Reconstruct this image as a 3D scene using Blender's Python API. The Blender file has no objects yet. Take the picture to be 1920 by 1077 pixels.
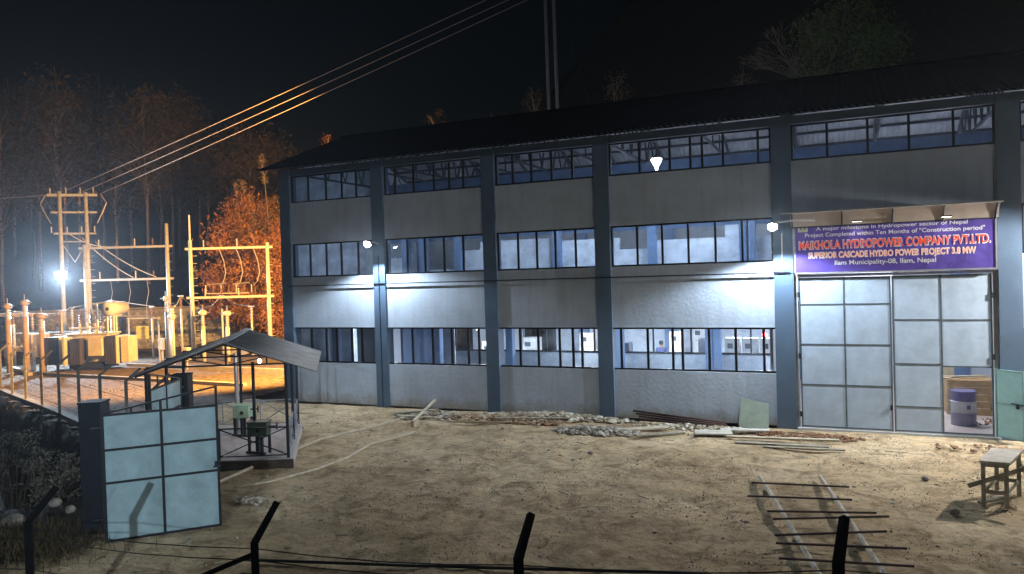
import bpy, math, random
import numpy as np
from mathutils import Vector, Matrix, noise
random.seed(7)
RNG = np.random.default_rng(7)
R = math.radians
SC = bpy.context.scene
COL = SC.collection

# ------------------------------------------------------------------ camera
cd = bpy.data.cameras.new('camera')
cam = bpy.data.objects.new('camera', cd)
COL.objects.link(cam)
fw = Vector((-0.40763964, 0.91301176, -0.01547396))
rt = Vector((0.91288821, 0.40706724, -0.03051836))
up = Vector((0.02156468, 0.02656649, 0.99941442))
M = Matrix((rt, up, -fw)).transposed().to_4x4()
M.translation = Vector((0, 0, 5.048))
cam.matrix_world = M
cd.sensor_width = 36.0
cd.lens = 36.0 * 1400 / 1920
cd.clip_start = 0.05
cd.clip_end = 2000
SC.camera = cam

# ------------------------------------------------------------------ world, faint sky glow, sun lamp as fill
w = bpy.data.worlds.new('World')
SC.world = w
w.use_nodes = True
nt = w.node_tree
bg = nt.nodes['Background']
sk = nt.nodes.new('ShaderNodeTexSky')
sk.sky_type = 'NISHITA'
sk.sun_disc = False
sk.sun_elevation = R(14)
sk.sun_rotation = R(137)
nt.links.new(sk.outputs[0], bg.inputs[0])
bg.inputs[1].default_value = 0.0006
sd = bpy.data.lights.new('moon_light', 'SUN')  # low sun lamp standing in for light from behind the viewpoint
so = bpy.data.objects.new('moon_light', sd)
COL.objects.link(so)
so.rotation_euler = Vector((-0.665, 0.714, -0.24)).to_track_quat('-Z', 'Y').to_euler()
sd.energy = 0.19
sd.angle = R(0.5)
sd.color = (.95, 0.97, 1.0)
SC.view_settings.view_transform = 'Standard'
SC.view_settings.look = 'None'
SC.view_settings.exposure = 0
SC.view_settings.gamma = 1
SC.render.engine = 'CYCLES'
SC.cycles.use_denoising = True
SC.cycles.max_bounces = 8
SC.cycles.diffuse_bounces = 3
SC.cycles.glossy_bounces = 2
SC.cycles.transparent_max_bounces = 10
SC.cycles.volume_bounces = 0
SC.cycles.sample_clamp_indirect = 3.0
SC.cycles.caustics_reflective = False
SC.cycles.caustics_refractive = False

# ------------------------------------------------------------------ materials
MATS = {}
def mat(name, col, rough=0.7, metal=0.0, var=0.15, scale=3.0, bump=0.0, bscale=30.0, col2=None, spec=0.4, detail=6.0, stretch=None):
    if name in MATS: return MATS[name]
    m = bpy.data.materials.new(name); m.use_nodes = True
    n = m.node_tree; b = n.nodes['Principled BSDF']
    b.inputs['Roughness'].default_value = rough
    b.inputs['Metallic'].default_value = metal
    b.inputs['Specular IOR Level'].default_value = spec
    tc = n.nodes.new('ShaderNodeTexCoord')
    src = tc.outputs['Object']
    if stretch:
        mp = n.nodes.new('ShaderNodeMapping'); mp.inputs['Scale'].default_value = stretch
        n.links.new(src, mp.inputs['Vector']); src = mp.outputs[0]
    tx = n.nodes.new('ShaderNodeTexNoise'); tx.inputs['Scale'].default_value = scale
    tx.inputs['Detail'].default_value = detail; tx.inputs['Roughness'].default_value = 0.65
    n.links.new(src, tx.inputs['Vector'])
    r = n.nodes.new('ShaderNodeValToRGB')
    c2 = col2 or tuple(c * (1 - var * 1.6) for c in col)
    r.color_ramp.elements[0].position = 0.32; r.color_ramp.elements[1].position = 0.66
    r.color_ramp.elements[0].color = (*c2, 1); r.color_ramp.elements[1].color = (*[min(1, c * (1 + var * .5)) for c in col], 1)
    n.links.new(tx.outputs[0], r.inputs[0]); n.links.new(r.outputs[0], b.inputs['Base Color'])
    if bump:
        t2 = n.nodes.new('ShaderNodeTexNoise'); t2.inputs['Scale'].default_value = bscale; t2.inputs['Detail'].default_value = 5
        n.links.new(src, t2.inputs['Vector'])
        bp = n.nodes.new('ShaderNodeBump'); bp.inputs['Strength'].default_value = bump; bp.inputs['Distance'].default_value = 0.02
        n.links.new(t2.outputs[0], bp.inputs['Height']); n.links.new(bp.outputs[0], b.inputs['Normal'])
    MATS[name] = m
    return m
def emis(name, col, s):
    if name in MATS: return MATS[name]
    m = bpy.data.materials.new(name); m.use_nodes = True
    b = m.node_tree.nodes['Principled BSDF']
    b.inputs['Base Color'].default_value = (.8, .8, .8, 1)
    b.inputs['Emission Color'].default_value = (*col, 1); b.inputs['Emission Strength'].default_value = s
    MATS[name] = m; return m
def glass(name, trans=0.86, tint=(.92, .96, 1.0)):
    m = bpy.data.materials.new(name); m.use_nodes = True
    n = m.node_tree; o = n.nodes['Material Output']; n.nodes.remove(n.nodes['Principled BSDF'])
    t = n.nodes.new('ShaderNodeBsdfTransparent'); t.inputs[0].default_value = (*tint, 1)
    g = n.nodes.new('ShaderNodeBsdfGlossy'); g.inputs['Roughness'].default_value = .02
    x = n.nodes.new('ShaderNodeMixShader')
    f = n.nodes.new('ShaderNodeFresnel'); f.inputs[0].default_value = 1.5
    n.links.new(f.outputs[0], x.inputs[0])
    n.links.new(t.outputs[0], x.inputs[1]); n.links.new(g.outputs[0], x.inputs[2]); n.links.new(x.outputs[0], o.inputs[0])
    return m

PLASTER = mat('white_plaster', (.56, .65, .77), .85, var=.10, scale=.9, bump=.5, bscale=9, detail=9)
def plaster_mat():
    m = PLASTER; n = m.node_tree; b = n.nodes['Principled BSDF']; base = b.inputs['Base Color'].links[0].from_socket
    g = n.nodes.new('ShaderNodeNewGeometry'); mp = n.nodes.new('ShaderNodeMapping'); mp.inputs['Scale'].default_value = (3.0, 1, .22); n.links.new(g.outputs['Position'], mp.inputs['Vector'])
    t = n.nodes.new('ShaderNodeTexNoise'); t.inputs['Scale'].default_value = 1.3; t.inputs['Detail'].default_value = 8; t.inputs['Roughness'].default_value = .7; n.links.new(mp.outputs[0], t.inputs['Vector'])
    r = n.nodes.new('ShaderNodeValToRGB'); r.color_ramp.elements[0].position = .34; r.color_ramp.elements[0].color = (.88, .87, .85, 1); r.color_ramp.elements[1].position = .52; r.color_ramp.elements[1].color = (1, 1, 1, 1); n.links.new(t.outputs[0], r.inputs[0])
    x = n.nodes.new('ShaderNodeMix'); x.data_type = 'RGBA'; x.blend_type = 'MULTIPLY'; x.inputs[0].default_value = .8; n.links.new(base, x.inputs[6]); n.links.new(r.outputs[0], x.inputs[7])
    sp = n.nodes.new('ShaderNodeSeparateXYZ'); n.links.new(g.outputs['Position'], sp.inputs[0])
    t2 = n.nodes.new('ShaderNodeTexNoise'); t2.inputs['Scale'].default_value = 2.2; t2.inputs['Detail'].default_value = 9; t2.inputs['Roughness'].default_value = .75; n.links.new(g.outputs['Position'], t2.inputs['Vector'])
    a = n.nodes.new('ShaderNodeMath'); a.operation = 'MULTIPLY_ADD'; a.inputs[1].default_value = 1.5; n.links.new(t2.outputs[0], a.inputs[0]); a.inputs[2].default_value = -.25
    c = n.nodes.new('ShaderNodeMath'); c.operation = 'SUBTRACT'; n.links.new(a.outputs[0], c.inputs[0]); n.links.new(sp.outputs[2], c.inputs[1])
    q = n.nodes.new('ShaderNodeMath'); q.operation = 'MULTIPLY'; q.inputs[1].default_value = 1.6; q.use_clamp = True; n.links.new(c.outputs[0], q.inputs[0])
    y = n.nodes.new('ShaderNodeMix'); y.data_type = 'RGBA'; n.links.new(q.outputs[0], y.inputs[0]); n.links.new(x.outputs[2], y.inputs[6]); y.inputs[7].default_value = (.30, .27, .21, 1)
    n.links.new(y.outputs[2], b.inputs['Base Color'])
plaster_mat()
BLUE = mat('slate_blue_paint', (.105, .165, .25), .55, var=.10, scale=1.2, bump=.15, bscale=20)
INWALL = mat('interior_white', (.60, .68, .78), .8, var=.05, scale=.7)
INGREY = mat('interior_grey', (.36, .39, .43), .8, var=.08, scale=.7)
INBLUE = mat('interior_blue_paint', (.15, .25, .44), .6, var=.08, scale=.8)
BLACKF = mat('black_aluminium', (.012, .013, .016), .35, metal=.3, var=.1)
ROOFM = mat('dark_roof_sheet', (.007, .008, .011), .9, var=.2, scale=2, spec=.1)
CEILM = mat('galvanised_roof_underside', (.34, .34, .36), .5, metal=.2, var=.15, scale=1.5)
STEELD = mat('dark_steel', (.03, .035, .05), .5, metal=.3, var=.2)
SHEET = mat('pale_blue_sheet', (.60, .74, .90), .42, metal=.1, var=.12, scale=1.6, bump=.8, bscale=1.6)
DOORF = mat('door_frame_steel', (.13, .17, .20), .5, metal=.3, var=.2)
GREENS = mat('pale_green_sheet', (.30, .50, .47), .45, var=.12, scale=1.6, bump=.1, bscale=6)
LEAFS = mat('aqua_gate_sheet', (.36, .54, .62), .5, var=.16, scale=2.3, bump=.7, bscale=1.8)
CONC = mat('concrete', (.33, .32, .30), .85, var=.2, scale=2.5, bump=.4, bscale=25)
FLOOR = mat('hall_floor', (.55, .50, .50), .45, var=.12, scale=1.3)
GALV = mat('galvanised_steel', (.45, .45, .46), .45, metal=.5, var=.15, scale=4)
GALVD = mat('weathered_steel', (.30, .28, .25), .6, metal=.2, var=.3, scale=5)
PORC = mat('brown_porcelain', (.22, .13, .08), .25, var=.1)
PORCW = mat('grey_porcelain', (.55, .52, .46), .3, var=.1)
TRAFO = mat('transformer_grey_paint', (.50, .46, .34), .5, var=.12, scale=3)  # grey paint tinted with the yellow of the sodium light
YELLOWB = mat('ochre_painted_box', (.65, .45, .10), .5, var=.1)
WOOD = mat('raw_timber', (.42, .33, .20), .8, var=.25, scale=3, stretch=(1, 1, 1), bump=.3)
WOODP = mat('pale_timber', (.62, .55, .42), .8, var=.2, scale=4, bump=.3)
WOODG = mat('grey_timber', (.40, .37, .29), .85, var=.3, scale=4, bump=.3)
RUST = mat('rusty_steel', (.07, .035, .03), .7, metal=.2, var=.3, scale=8)
DARKP = mat('near_black_paint', (.010, .014, .022), .6, var=.2)
PILLAR = mat('navy_pillar_paint', (.016, .022, .034), .7, var=.2, scale=2, bump=.2)
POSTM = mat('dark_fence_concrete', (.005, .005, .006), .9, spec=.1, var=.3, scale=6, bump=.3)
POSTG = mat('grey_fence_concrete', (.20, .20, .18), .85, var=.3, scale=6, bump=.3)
STONE = mat('grey_stone', (.36, .34, .30), .85, var=.3, scale=5, bump=.6, bscale=12)
STONEW = mat('white_stone', (.62, .60, .54), .85, var=.2, scale=5, bump=.5, bscale=12)
BRICKR = mat('brick_red_rubble', (.36, .17, .09), .9, var=.3, scale=5, bump=.5)
HOSE = mat('cream_pipe', (.62, .56, .42), .5, var=.2, scale=6)
SKIN = mat('skin', (.45, .27, .19), .6, var=.05)
SHIRT = mat('blue_shirt', (.10, .13, .30), .8, var=.1, bump=.2)
HAIR = mat('black_hair', (.01, .01, .012), .6)
TROUS = mat('dark_trousers', (.03, .03, .04), .8)
CABI = mat('cabinet_grey', (.60, .62, .62), .45, var=.04)
CABD = mat('cabinet_dark', (.06, .07, .10), .4)
GLASS = glass('window_glass')
def dusty(m):
    n = m.node_tree; o = n.nodes['Material Output']; prev = o.inputs[0].links[0].from_socket
    tc = n.nodes.new('ShaderNodeTexCoord'); t = n.nodes.new('ShaderNodeTexNoise'); t.inputs['Scale'].default_value = 2.2; t.inputs['Detail'].default_value = 7
    n.links.new(tc.outputs['Object'], t.inputs['Vector'])
    r = n.nodes.new('ShaderNodeMapRange'); r.inputs[1].default_value = .35; r.inputs[2].default_value = .7; r.inputs[3].default_value = .02; r.inputs[4].default_value = .20; n.links.new(t.outputs[0], r.inputs[0])
    d = n.nodes.new('ShaderNodeBsdfDiffuse'); d.inputs[0].default_value = (.45, .50, .56, 1); tr = n.nodes.new('ShaderNodeBsdfTranslucent'); tr.inputs[0].default_value = (.45, .5, .58, 1)
    a = n.nodes.new('ShaderNodeMixShader'); a.inputs[0].default_value = .5; n.links.new(d.outputs[0], a.inputs[1]); n.links.new(tr.outputs[0], a.inputs[2])
    x = n.nodes.new('ShaderNodeMixShader'); n.links.new(r.outputs[0], x.inputs[0]); n.links.new(prev, x.inputs[1]); n.links.new(a.outputs[0], x.inputs[2]); n.links.new(x.outputs[0], o.inputs[0])
dusty(GLASS)
BARK = mat('bark', (.16, .12, .09), .9, var=.35, scale=6, bump=.6)
BARKP = mat('pale_bark', (.30, .26, .23), .9, var=.3, scale=5, bump=.5)
WIREM = mat('aluminium_cable', (.45, .42, .40), .45, metal=.3)
WIRED = mat('dark_wire', (.03, .03, .03), .5, metal=.4)

def leafmat(name, a, b, tr=.25):
    if name in MATS: return MATS[name]
    m = bpy.data.materials.new(name); m.use_nodes = True
    n = m.node_tree; o = n.nodes['Material Output']; n.nodes.remove(n.nodes['Principled BSDF'])
    g = n.nodes.new('ShaderNodeNewGeometry')
    r = n.nodes.new('ShaderNodeValToRGB'); r.color_ramp.elements[0].color = (*a, 1); r.color_ramp.elements[1].color = (*b, 1)
    n.links.new(g.outputs['Random Per Island'], r.inputs[0])
    d = n.nodes.new('ShaderNodeBsdfDiffuse'); t = n.nodes.new('ShaderNodeBsdfTranslucent')
    n.links.new(r.outputs[0], d.inputs[0]); n.links.new(r.outputs[0], t.inputs[0])
    x = n.nodes.new('ShaderNodeMixShader'); x.inputs[0].default_value = tr
    n.links.new(d.outputs[0], x.inputs[1]); n.links.new(t.outputs[0], x.inputs[2]); n.links.new(x.outputs[0], o.inputs[0])
    MATS[name] = m; return m
LEAF_G = leafmat('green_leaves', (.09, .15, .05), (.26, .34, .15))
LEAF_P = leafmat('pine_leaves', (.08, .08, .05), (.20, .15, .11))
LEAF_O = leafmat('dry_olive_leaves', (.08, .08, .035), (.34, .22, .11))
LEAF_R = leafmat('russet_leaves', (.26, .12, .06), (.58, .29, .15))  # orange of the sodium light put into the leaf colour
LEAF_S = leafmat('silvery_leaves', (.04, .045, .03), (.36, .34, .27))
LEAF_D = leafmat('dark_grass', (.02, .022, .012), (.07, .065, .035))
PLUME = leafmat('pale_plume', (.30, .22, .15), (.5, .40, .30))

# ------------------------------------------------------------------ helpers
def tag(o, label=None, cat=None, group=None, kind=None):
    if label: o['label'] = label
    if cat: o['category'] = cat
    if group: o['group'] = group
    if kind: o['kind'] = kind
    return o
def wloc(o):
    v = Vector((0, 0, 0))
    while o is not None:
        v += o.location; o = o.parent
    return v
def thing(name, loc, label, cat, group=None):
    o = bpy.data.objects.new(name, None); COL.objects.link(o)
    o.location = loc; o.empty_display_size = .2
    return tag(o, label, cat, group)

class MB:
    def __init__(s): s.v = []; s.f = []
    def add(s, vs, fs):
        n = len(s.v); s.v.extend([tuple(p) for p in vs]); s.f.extend([tuple(i + n for i in f) for f in fs]); return s
    def box(s, x0, x1, y0, y1, z0, z1):
        return s.add([(x0, y0, z0), (x1, y0, z0), (x1, y1, z0), (x0, y1, z0), (x0, y0, z1), (x1, y0, z1), (x1, y1, z1), (x0, y1, z1)],
                     [(0, 3, 2, 1), (4, 5, 6, 7), (0, 1, 5, 4), (1, 2, 6, 5), (2, 3, 7, 6), (3, 0, 4, 7)])
    def obox(s, c, ax, ay, az, dx, dy, dz):
        c = Vector(c); ax = Vector(ax).normalized(); ay = Vector(ay).normalized(); az = Vector(az).normalized()
        P = [c + ax * (dx * i) + ay * (dy * j) + az * (dz * k) for k in (-.5, .5) for (i, j) in ((-.5, -.5), (.5, -.5), (.5, .5), (-.5, .5))]
        return s.add(P, [(0, 3, 2, 1), (4, 5, 6, 7), (0, 1, 5, 4), (1, 2, 6, 5), (2, 3, 7, 6), (3, 0, 4, 7)])
    def bar(s, a, b, wx, wz=None, upv=(0, 0, 1)):
        a = Vector(a); b = Vector(b); d = b - a; L = d.length; d.normalize(); u = Vector(upv)
        if abs(d.dot(u)) > .98: u = Vector((1, 0, 0))
        sdv = d.cross(u).normalized(); u2 = sdv.cross(d).normalized()
        return s.obox((a + b) / 2, d, sdv, u2, L, wx, wz or wx)
    def tube(s, pts, rs, n=8, cap=True):
        pts = [Vector(p) for p in pts]
        if not hasattr(rs, '__len__'): rs = [rs] * len(pts)
        vs = []; fs = []
        ref = None
        for i, p in enumerate(pts):
            d = (pts[min(i + 1, len(pts) - 1)] - pts[max(i - 1, 0)]).normalized()
            if ref is None:
                ref = Vector((0, 0, 1)) if abs(d.z) < .9 else Vector((1, 0, 0))
            a = d.cross(ref).normalized(); b = d.cross(a).normalized(); ref = a.cross(d).normalized()
            for k in range(n):
                t = 2 * math.pi * k / n
                vs.append(p + (a * math.cos(t) + b * math.sin(t)) * rs[i])
        for i in range(len(pts) - 1):
            for k in range(n):
                fs.append((i * n + k, i * n + (k + 1) % n, (i + 1) * n + (k + 1) % n, (i + 1) * n + k))
        if cap:
            fs.append(tuple(range(n - 1, -1, -1))); fs.append(tuple((len(pts) - 1) * n + k for k in range(n)))
        return s.add(vs, fs)
    def lathe(s, c, prof, n=12, axis=(0, 0, 1)):
        c = Vector(c); ax = Vector(axis).normalized()
        pts = [c + ax * z for (r, z) in prof]
        return s.tube_fixed(pts, [r for r, z in prof], ax, n)
    def tube_fixed(s, pts, rs, ax, n):
        ref = Vector((0, 0, 1)) if abs(ax.z) < .9 else Vector((1, 0, 0))
        a = ax.cross(ref).normalized(); b = ax.cross(a).normalized(); vs = []; fs = []
        for p, r in zip(pts, rs):
            for k in range(n):
                t = 2 * math.pi * k / n; vs.append(p + (a * math.cos(t) + b * math.sin(t)) * r)
        for i in range(len(pts) - 1):
            for k in range(n):
                fs.append((i * n + k, i * n + (k + 1) % n, (i + 1) * n + (k + 1) % n, (i + 1) * n + k))
        fs.append(tuple(range(n - 1, -1, -1))); fs.append(tuple((len(pts) - 1) * n + k for k in range(n)))
        return s.add(vs, fs)
    def insul(s, c, h, r=.07, axis=(0, 0, 1), n=8, k=5):
        pr = []
        for i in range(k):
            z = h * i / k
            pr += [(r * .45, z), (r, z + h * .25 / k), (r * .9, z + h * .4 / k), (r * .45, z + h * .6 / k)]
        pr.append((r * .45, h))
        return s.lathe(c, pr, n, axis)
    def rock(s, c, r, flat=.7, seed=0):
        rr = random.Random(seed); c = Vector(c)
        t = (1 + 5 ** .5) / 2
        V = [(-1, t, 0), (1, t, 0), (-1, -t, 0), (1, -t, 0), (0, -1, t), (0, 1, t), (0, -1, -t), (0, 1, -t), (t, 0, -1), (t, 0, 1), (-t, 0, -1), (-t, 0, 1)]
        F = [(0, 11, 5), (0, 5, 1), (0, 1, 7), (0, 7, 10), (0, 10, 11), (1, 5, 9), (5, 11, 4), (11, 10, 2), (10, 7, 6), (7, 1, 8), (3, 9, 4), (3, 4, 2), (3, 2, 6), (3, 6, 8), (3, 8, 9), (4, 9, 5), (2, 4, 11), (6, 2, 10), (8, 6, 7), (9, 8, 1)]
        sx, sy = rr.uniform(.7, 1.3), rr.uniform(.7, 1.2); a = rr.uniform(0, 6.3)
        vs = []
        for v in V:
            q = Vector(v).normalized() * r * rr.uniform(.75, 1.15)
            x, y = q.x * sx, q.y * sy
            vs.append(c + Vector((x * math.cos(a) - y * math.sin(a), x * math.sin(a) + y * math.cos(a), q.z * flat)))
        return s.add(vs, F)
    def build(s, name, m, parent=None, local=False, smooth=False, org=None, kind=None, label=None, bevel=0):
        me = bpy.data.meshes.new(name)
        V = np.array(s.v, dtype=float)
        if not local:
            off = np.array(wloc(parent)) if parent is not None else (np.array(org) if org is not None else np.array([V[:, 0].mean(), V[:, 1].mean(), V[:, 2].min()]))
            V = V - off
        me.from_pydata(V.tolist(), [], s.f); me.materials.append(m)
        if smooth: me.polygons.foreach_set('use_smooth', [True] * len(me.polygons))
        o = bpy.data.objects.new(name, me); COL.objects.link(o)
        if parent is not None: o.parent = parent
        elif not local: o.location = off.tolist()
        if bevel:
            bm = o.modifiers.new('bevel', 'BEVEL'); bm.width = bevel; bm.segments = 1; bm.limit_method = 'ANGLE'
        if kind: o['kind'] = kind
        if label: o['label'] = label
        return o

def quads(name, P, size, m, parent=None, kind=None, aspect=.5, up_bias=0.0, rng=RNG, org=None):
    """many small leaf faces at the points P"""
    n = len(P); P = np.asarray(P, float)
    d = rng.normal(size=(n, 3)); d[:, 2] += up_bias; d /= np.linalg.norm(d, axis=1)[:, None]
    e = rng.normal(size=(n, 3)); e -= (e * d).sum(1)[:, None] * d; e /= np.linalg.norm(e, axis=1)[:, None]
    L = (size * rng.uniform(.6, 1.4, n))[:, None]
    V = np.stack([P - e * L * aspect * .5, P + d * L * .5 - e * L * aspect * .1, P + d * L, P + d * L * .5 + e * L * aspect * .5], 1).reshape(-1, 3)
    off = np.array(wloc(parent)) if parent is not None else (np.array(org) if org is not None else np.array([P[:, 0].mean(), P[:, 1].mean(), P[:, 2].min()]))
    V = V - off
    me = bpy.data.meshes.new(name)
    me.vertices.add(4 * n); me.vertices.foreach_set('co', V.ravel())
    me.loops.add(4 * n); me.loops.foreach_set('vertex_index', np.arange(4 * n, dtype=np.int32))
    me.polygons.add(n); me.polygons.foreach_set('loop_start', np.arange(0, 4 * n, 4, dtype=np.int32)); me.polygons.foreach_set('loop_total', np.full(n, 4, dtype=np.int32))
    me.update(calc_edges=True); me.materials.append(m)
    o = bpy.data.objects.new(name, me); COL.objects.link(o)
    if parent is not None: o.parent = parent
    else: o.location = off.tolist()
    if kind: o['kind'] = kind
    return o
def clumps(c, rad, ncl, per, spread, rng=RNG, hollow=.3):
    c = np.array(c, float); rad = np.array(rad, float)
    u = rng.normal(size=(ncl, 3)); u /= np.linalg.norm(u, axis=1)[:, None]
    u *= (rng.uniform(hollow, 1, ncl) ** (1 / 2.2))[:, None]
    cc = c + u * rad
    P = np.repeat(cc, per, 0) + rng.normal(size=(ncl * per, 3)) * spread * np.array([1, 1, .75])
    return P, cc
def copy_tree(o, parent=None):
    c = o.copy(); COL.objects.link(c)
    if parent is not None: c.parent = parent
    for ch in list(o.children): copy_tree(ch, c)
    return c
def lamp(name, kind, loc, energy, color, target=None, **k):
    l = bpy.data.lights.new(name, kind); o = bpy.data.objects.new(name, l); COL.objects.link(o)
    o.location = loc; l.energy = energy; l.color = color
    if target is not None: o.rotation_euler = (Vector(target) - Vector(loc)).to_track_quat('-Z', 'Y').to_euler()
    for a, b in k.items(): setattr(l, a, b)
    return o
def lin(a, b, n): return [a + (b - a) * i / (n - 1) for i in range(n)]

# ================================================================== GROUND
D = 24.763
def fence_s(x, y):
    # signed distance beyond the left perimeter fence (positive = outside, towards the road)
    ax, ay, bx, by = -38.2, 23.5, -16.8, 15.0
    dx, dy = bx - ax, by - ay; L = math.hypot(dx, dy)
    s = -((x - ax) * dy - (y - ay) * dx) / L
    t = ((x - ax) * dx + (y - ay) * dy) / L
    return -s, t, L
def ground_h(x, y):
    s, t, L = fence_s(x, y)
    h = 0.0
    if s > 0.25 and t < L + .5:
        k = min(1, (s - .25) / 1.8); k = k * k * (3 - 2 * k)
        e = min(1, max(0, (L + .5 - t) / 4))
        back = min(1, max(0, (s - 6.0) / 4))
        h -= 1.9 * k * e * (1 - .8 * back)
    # hill behind the building and the switchyard
    dist = y - 42 - 0.05 * x; sl = .62
    if x < -30: k = min(1, (-30 - x) / 25); dist = max(dist - 6 * k, -(x + 72) * .9); sl = .62 - .34 * k
    if dist > 0: h += dist * sl + 2.2 * noise.noise(Vector((x * .05, y * .05, 0))) * min(1, dist / 6)
    return h
GROUNDM = None
def ground_material():
    m = bpy.data.materials.new('packed_earth'); m.use_nodes = True
    n = m.node_tree; b = n.nodes['Principled BSDF']; b.inputs['Roughness'].default_value = .95; b.inputs['Specular IOR Level'].default_value = .15
    tc = n.nodes.new('ShaderNodeTexCoord')
    def nz(sc, det=8, rg=.65, dist=0):
        t = n.nodes.new('ShaderNodeTexNoise'); t.inputs['Scale'].default_value = sc; t.inputs['Detail'].default_value = det
        t.inputs['Roughness'].default_value = rg; t.inputs['Distortion'].default_value = dist
        n.links.new(tc.outputs['Object'], t.inputs['Vector']); return t
    def ramp(src, stops):
        r = n.nodes.new('ShaderNodeValToRGB')
        while len(r.color_ramp.elements) < len(stops): r.color_ramp.elements.new(.5)
        for e, (p, c) in zip(r.color_ramp.elements, stops): e.position = p; e.color = (*c, 1)
        n.links.new(src, r.inputs[0]); return r
    big = ramp(nz(.35, 6).outputs[0], [(.3, (.40, .30, .185)), (.5, (.56, .44, .285)), (.7, (.67, .55, .38))])
    mid = ramp(nz(1.3, 10, .78, .8).outputs[0], [(.36, (.44, .40, .34)), (.52, (1.0, 1.0, 1.0)), (.7, (1.2, 1.18, 1.12))])
    fine = ramp(nz(5.5, 12, .88).outputs[0], [(.36, (.18, .16, .14)), (.45, (.98, .98, .98)), (.66, (1.4, 1.38, 1.32))])
    # trodden and driven tracks: long dark smears across the yard
    mp = n.nodes.new('ShaderNodeMapping'); mp.inputs['Rotation'].default_value = (0, 0, .5); mp.inputs['Scale'].default_value = (.4, 1.3, 1); n.links.new(tc.outputs['Object'], mp.inputs['Vector'])
    tk = n.nodes.new('ShaderNodeTexNoise'); tk.inputs['Scale'].default_value = 1.1; tk.inputs['Detail'].default_value = 9; tk.inputs['Roughness'].default_value = .7; n.links.new(mp.outputs[0], tk.inputs['Vector'])
    tr = ramp(tk.outputs[0], [(.36, (.42, .39, .35)), (.52, (1, 1, 1))])
    red = ramp(nz(.9, 4).outputs[0], [(.62, (0, 0, 0)), (.72, (1, 1, 1))])
    mx = n.nodes.new('ShaderNodeMix'); mx.data_type = 'RGBA'; mx.blend_type = 'MULTIPLY'; mx.inputs[0].default_value = 1
    n.links.new(big.outputs[0], mx.inputs[6]); n.links.new(mid.outputs[0], mx.inputs[7])
    m2 = n.nodes.new('ShaderNodeMix'); m2.data_type = 'RGBA'; m2.blend_type = 'MULTIPLY'; m2.inputs[0].default_value = 1
    m0 = n.nodes.new('ShaderNodeMix'); m0.data_type = 'RGBA'; m0.blend_type = 'MULTIPLY'; m0.inputs[0].default_value = .42
    n.links.new(mx.outputs[2], m0.inputs[6]); n.links.new(tr.outputs[0], m0.inputs[7])
    n.links.new(m0.outputs[2], m2.inputs[6]); n.links.new(fine.outputs[0], m2.inputs[7])
    m3 = n.nodes.new('ShaderNodeMix'); m3.data_type = 'RGBA'; m3.blend_type = 'MIX'
    ml = n.nodes.new('ShaderNodeMath'); ml.operation = 'MULTIPLY'; ml.inputs[1].default_value = .4
    n.links.new(red.outputs[0], ml.inputs[0]); n.links.new(ml.outputs[0], m3.inputs[0])
    n.links.new(m2.outputs[2], m3.inputs[6]); m3.inputs[7].default_value = (.26, .13, .07, 1)
    n.links.new(m3.outputs[2], b.inputs['Base Color'])
    h1 = nz(7, 8, .75); h2 = nz(30, 6, .7)
    ad = n.nodes.new('ShaderNodeMath'); ad.operation = 'MULTIPLY_ADD'; ad.inputs[1].default_value = .35
    n.links.new(h2.outputs[0], ad.inputs[0]); n.links.new(h1.outputs[0], ad.inputs[2])
    bp = n.nodes.new('ShaderNodeBump'); bp.inputs['Strength'].default_value = .9; bp.inputs['Distance'].default_value = .06
    n.links.new(ad.outputs[0], bp.inputs['Height']); n.links.new(bp.outputs[0], b.inputs['Normal'])
    return m
EARTH = ground_material()
SOIL = mat('dark_soil_and_grass', (.035, .034, .022), .95, var=.5, scale=2.5, bump=.8, bscale=12)
HILLM = mat('dark_hillside', (.030, .034, .024), .95, var=.5, scale=.4, bump=.6, bscale=3)

def grid(name, xs, ys, hf, m, zoff=0.0, skip=None, kind='structure'):
    nx, ny = len(xs), len(ys)
    V = [(x, y, hf(x, y) + zoff) for y in ys for x in xs]
    F = []
    for j in range(ny - 1):
        for i in range(nx - 1):
            cx, cy = (xs[i] + xs[i + 1]) / 2, (ys[j] + ys[j + 1]) / 2
            if skip and skip(cx, cy): continue
            F.append((j * nx + i, j * nx + i + 1, (j + 1) * nx + i + 1, (j + 1) * nx + i))
    me = bpy.data.meshes.new(name); me.from_pydata(V, [], F); me.materials.append(m)
    me.polygons.foreach_set('use_smooth', [True] * len(F))
    o = bpy.data.objects.new(name, me); COL.objects.link(o); o['kind'] = kind
    return o
xs = sorted(set([round(v, 2) for v in np.concatenate([np.arange(-230, -60, 8), np.arange(-60, -10, .6), np.arange(-10, 40, 2.5), np.arange(40, 151, 10)])]))
ys = sorted(set([round(v, 2) for v in np.concatenate([np.arange(-60, 0, 6), np.arange(0, 34, .6), np.arange(34, 60, 2), np.arange(60, 156, 6)])]))
def in_yard(x, y):
    s, t, L = fence_s(x, y)
    if y > 52 or x > 20: return False
    if x > -14.5: return y > 8.0 + .0 * x
    if t > L: return y > 15.0 - (x + 16.8) * 1.9
    return s < .2
def lowh(x, y):
    h = ground_h(x, y)
    return h - (.12 if in_yard(x, y) else 0.015)
grid('hillside', xs, ys, lowh, SOIL)
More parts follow.
